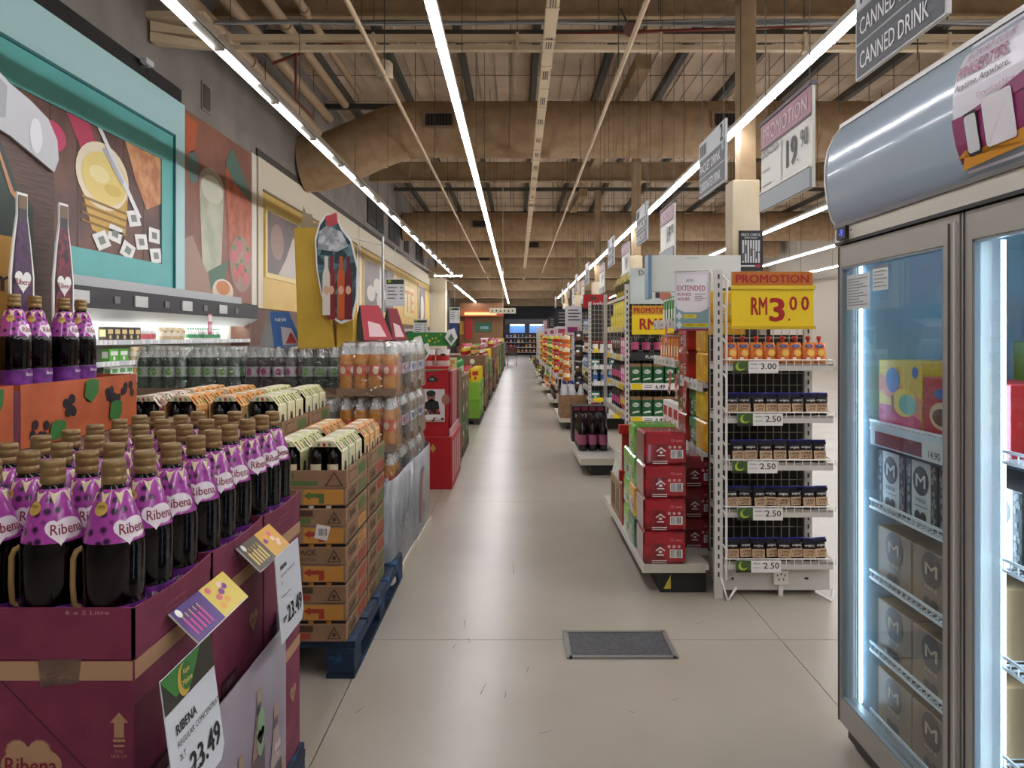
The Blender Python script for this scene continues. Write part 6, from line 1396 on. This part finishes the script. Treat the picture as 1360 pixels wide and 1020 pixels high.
mb.flat(rrect(SX+.05, SX+.105, 1.895, 2.0, .01), INK, 5).flat(rrect(SX+.054, SX+.101, 1.902, 1.993, .008), M('#d3d6da', .3), 6); mb.flat(rrect(SX+.125, SX+.235, 1.9, 2.015, .01), M('#e2dfe4', .3), 5.5)
pt = M('#8a2a5a', .35); mb.txt('ÆON AT YOUR', SX+.125, 2.135, .024, M('#a58aa0', .35), .19, 'c', 4).txt('FINGERTIPS.', SX+.115, 2.095, .03, pt, .2, 'c', 4, 0, .03).txt('Anytime, Anywhere.', SX+.12, 2.06, .022, INK, .21, 'c', 5).txt('Download Now', SX+.18, 2.025, .012, M('#b9789a', .35), .14, 'c', 6)
ob('header_sticker', mb, hd)
b = ob('thermostat', MB().box(.045, .115, -.022, -.008, 1.79, 1.834, BLACK), t); ob('digits', MB().txt('-9', .082, 1.8, .024, M('#3a4aff', .4, emit=3.), None, 'c', 1, -.022), b)
ob('number_sticker', MB().rect(.01, .04, 1.79, 1.828, WHITE, 1, -.008).txt('DF36', .025, 1.802, .014, INK, .026, 'c', 2, -.008).rect(.12, .145, 1.8, 1.822, OFFW, 1, -.008).rect(.124, .141, 1.814, 1.82, M('#a8323c', .4), 2, -.008), t)
GZ = M('#7d8a90', .4)
for n_, (a, bx, sl, sr) in enumerate(((.004, .752, .03, .075), (.762, WF-.004, .045, .05))):
    z0, z1 = .075, 1.772
    d = ob('door', MB().box(a, a+sl, 0, .05, z0, z1, al).box(bx-sr, bx, 0, .05, z0, z1, al).box(a+sl, bx-sr, 0, .05, z1-.075, z1, al).box(a+sl, bx-sr, 0, .05, z0, z0+.085, al), t)
    ob('glass', MB().flat(rc(a+sl, bx-sr, z0+.085, z1-.075), GLASS, 0, .02), d)
    ob('gasket', MB().box(a+sl, a+sl+.008, .002, .016, z0+.085, z1-.075, GZ).box(bx-sr-.008, bx-sr, .002, .016, z0+.085, z1-.075, GZ).box(a+sl, bx-sr, .002, .016, z1-.083, z1-.075, GZ).box(a+sl, bx-sr, .002, .016, z0+.085, z0+.093, GZ).box(a+.01, a+.013, -.003, 0, z0, z1, DGREY).box(bx-.02, bx-.012, -.006, 0, z0+.02, z1-.02, alw).box(bx-.05, bx-.045, -.003, 0, z0+.02, z1-.02, DGREY), d)
ob('sticker', MB(eps=.0006).rect(.04, .215, 1.545, 1.665, M('#cdd2d2', .4), 1, .017).rect(.235, .34, 1.6, 1.68, M('#cdd2d2', .4), 1, .017), t)
mb = MB(eps=.0008)
for i in range(10): mb.rect(.05, .2-.03*(i % 3), 1.558+.01*i, 1.561+.01*i, GREYM, 2, .017)
for i in range(5): mb.rect(.245, .33-.02*(i % 2), 1.612+.012*i, 1.615+.012*i, GREYM, 2, .017)
ob('sticker_print', mb, t)
lm_ = M('#cfe8ff', .5, emit=FRIDGE)
ob('light_tube', MB().box(.045, .049, .062, .068, .15, 1.7, lm_), t); ob('light_tube', MB().box(.895, .905, .075, .09, .15, 1.7, lm_), t); ob('mullion', MB().box(.735, .78, .056, .09, .1, 1.76, M('#b3b8ba', .4)), t); ob('light_tube', MB().box(.737, .778, .0905, .105, .15, 1.7, lm_), t)
mb = MB()
for x in (.3, 1.2): mb.box(x-.015, x+.015, .66, .675, .15, 1.7, alw)
for k in range(14): mb.box(.29, .31, .657, .66, .4+.09*k, .43+.09*k, INK)
ob('shelf_track', mb, t); ob('rear_notice', MB().rect(.34, .56, 1.36, 1.62, M('#9fb7c2', .4), 1, .675).rect(.36, .54, 1.4, 1.58, M('#7d96a4', .4), 2, .675), t)
wr = M('#e6e9ea', .35)
FS = [1.135, .857, .606, .351, .112]
for i, z in enumerate(FS):
    mb = MB()
    for k in range(46): mb.box(.06+.03*k, .064+.03*k, .1, .66, z-.006, z-.001, wr)
    mb.box(.05, WF-.05, .094, .1, z-.014, z+.03, wr) if 0 else None
    for dz in (.0, .028): mb.box(.05, WF-.05, .092, .098, z-.012+dz, z-.004+dz, wr)
    mb.box(.05, WF-.05, .4, .408, z-.012, z-.006, wr); 
    for k in range(46): mb.box(.06+.03*k, .063+.03*k, .093, .096, z-.01, z+.02, wr)
    ob('wire_shelf', mb, t)
mb = MB().box(.085, .72, .08, .088, 1.075, 1.15, M('#cfe0e8', .3)).rect(.12, .42, 1.08, 1.125, M('#7a2436', .4), 1, .08).rect(.42, .56, 1.075, 1.135, WHITE, 1, .08).txt('14.90', .49, 1.085, .022, INK, None, 'c', 2, .08)
ob('price_ledge', mb, t)
def ibox(w, d, h, c, pr): 
    a = MB().cbox(-w/2, w/2, -d/2, d/2, 0, h, M(c, .4), .002).mesh('box_body'); mb = MB(); pr(mb, w, h, -d/2); return a, mb.mesh('box_print')
def py_(mb, w, h, y):
    mb.rect(-w/2, w/2, 0, h*.35, M('#c8386a', .4), .8, y).flat([(-w/2, h*.55), (w/2, h*.2), (w/2, h*.5), (-w/2, h*.8)], M('#e08a6a', .4), 1, y).flat(ell(w*.12, h*.42, w*.27, h*.2), M('#e3c83a', .4), 2, y).flat(ell(w*.2, h*.4, w*.2, h*.14), M('#6ab0a0', .4), 3, y).flat(ell(-w*.15, h*.72, w*.16, h*.18), M('#3f7ab8', .4), 3, y).rect(-w*.18, -w*.12, h*.25, h*.5, M('#8a4a2a', .4), 3, y).flat(ell(w*.36, h*.85, w*.07, h*.08), M('#3a6ab0', .4), 2, y)
def pd_(mb, w, h, y): mb.flat(ell(0, h*.4, w*.33, h*.22), M('#d9b88a', .4), 1, y).flat(ell(0, h*.38, w*.25, h*.14), M('#6a3a24', .4), 2, y).flat(ell(0, h*.75, w*.2, h*.08), M('#3a5aa8', .4), 2, y)
def pm_(dark_):
    def f(mb, w, h, y):
        if not dark_:
            mb.rect(-w*.3, w*.3, 0, h, M('#d8d8d4', .4), .7, y); q = random.Random(8)
            for i in range(40): mb.flat(ell(q.choice((-1, 1))*w*(.34+.1*q.random()), h*(.04+.92*q.random()), .006, .008, 8), M('#8d8d88', .4), 1.+.02*i, y)
        ik = M('#1c1d1f', .4) if not dark_ else M('#4a3322', .4); tx = M('#dfe0de', .4) if not dark_ else M('#d6c4a4', .4)
        mb.flat(ell(0, h*.7, w*.25), ik, 2, y).txt('M', 0, h*.6, h*.2, tx, w*.3, 'c', 3, y, .02); mb.txt('MINI', 0, h*.36, h*.07, ik if not dark_ else tx, w*.3, 'c', 3, y); mb.rect(-w*.2, w*.2, h*.29, h*.31, GREYM, 2, y)
        for s in (-.1, .08): mb.flat(ell(w*s, h*.14, w*.1, h*.09, 12), M('#3a2a22', .4), 3, y)
    return f
IB = [ibox(.28, .2, .235, '#d8b83a', py_), ibox(.2, .18, .19, '#b3242e', pd_), ibox(.185, .2, .2, '#2b2b2b', pm_(False)), ibox(.225, .2, .185, '#8f7352', pm_(True)), ibox(.2, .12, .3, '#5f8a3a', pd_)]
def ice(k, x, y, z, label, grp):
    o = thing('ice_cream_box', label, 'box', Vector((1.156, 2.72, z)) + Vector((y, -x, 0)), RW, grp); ob('box_body', IB[k][0], o); ob('box_print', IB[k][1], o)
ice(0, .225, .21, FS[0], 'yellow and pink ice cream box on the top freezer shelf', 'ice cream boxes in the freezer'); ice(1, .475, .2, FS[0], 'red ice cream box on the top freezer shelf', 'ice cream boxes in the freezer'); ice(1, .69, .2, FS[0], 'second red ice cream box on the top freezer shelf', 'ice cream boxes in the freezer'); ice(4, .52, .42, FS[0], 'tall green ice cream box behind the red one in the freezer', 'ice cream boxes in the freezer')
for i in range(4): ice(2, .17+.19*i, .21, FS[1], 'black and white ice cream box lettered M, %s from the hinge' % ORD[i], 'ice cream boxes in the freezer')
for r_ in (2, 3, 4):
    for i in range(3): ice(3, .19+.23*i, .21, FS[r_], 'brown ice cream box lettered M, %s on the %s freezer shelf' % (ORD[i], ('lowest', 'second lowest', 'middle')[4-r_]), 'ice cream boxes in the freezer')
for r_ in range(5):
    for i in range(2): ice((0, 1, 3, 2, 3)[r_], 1.06+.28*i, .23, FS[r_], 'ice cream box behind the second freezer door, %s shelf down, %s' % (ORD[r_], ORD[i]), 'ice cream boxes in the freezer')

# dark cordial bottles on the second bay deck
db = g_bottle(.37, .05, '#150b12', '#a35a78', '#3a2a30', .3, 12)
for r_ in range(3):
    for j in range(5 if r_ < 2 else 3): ob('dark_cordial', db, None, (.73+.115*r_, 8.42+.125*j, .179), RW, label='dark bottle with dusty pink label, second bay deck, %s along, %s row' % (ORD[j], ORD[r_]), cat='bottle', group='dark bottles on the second bay deck')
# clip strips of hanging bags
for i, (Y, gi) in enumerate(((11.9, 9), (14.9, 7), (16.3, 7), (18.5, 6), (19.7, 7), (22.1, 8), (23.4, 7), (25.7, 6), (27.2, 7), (29.3, 10))):
    t = thing('clip_strip', 'hanging strip for snack bags at the bay edges, %s down the aisle' % ORD[i], 'strip', (.97, Y, .55))
    ob('strip', MB().box(-.01, .01, .06, .064, 0, 1.05, OFFW), t); ob('arm', MB().bar((0, .062, 1.04), (.14, .062, 1.04), .005, OFFW), t)
    for j in range(4): ob('hanging_snack', LIB[gi][3], None, (.97, Y, .57+.25*j), -.5+R.uniform(-.4, .4), label='%s on hanging strip, %s up, %s strip down the aisle' % (LIB[gi][2], ORD[j], ORD[i]), cat='bag', group='snack bags on hanging strips')

bad = [k for k, v in SEEN.items() if v > 1]
if bad: print('DUPLICATE LABELS', len(bad), bad[:6])
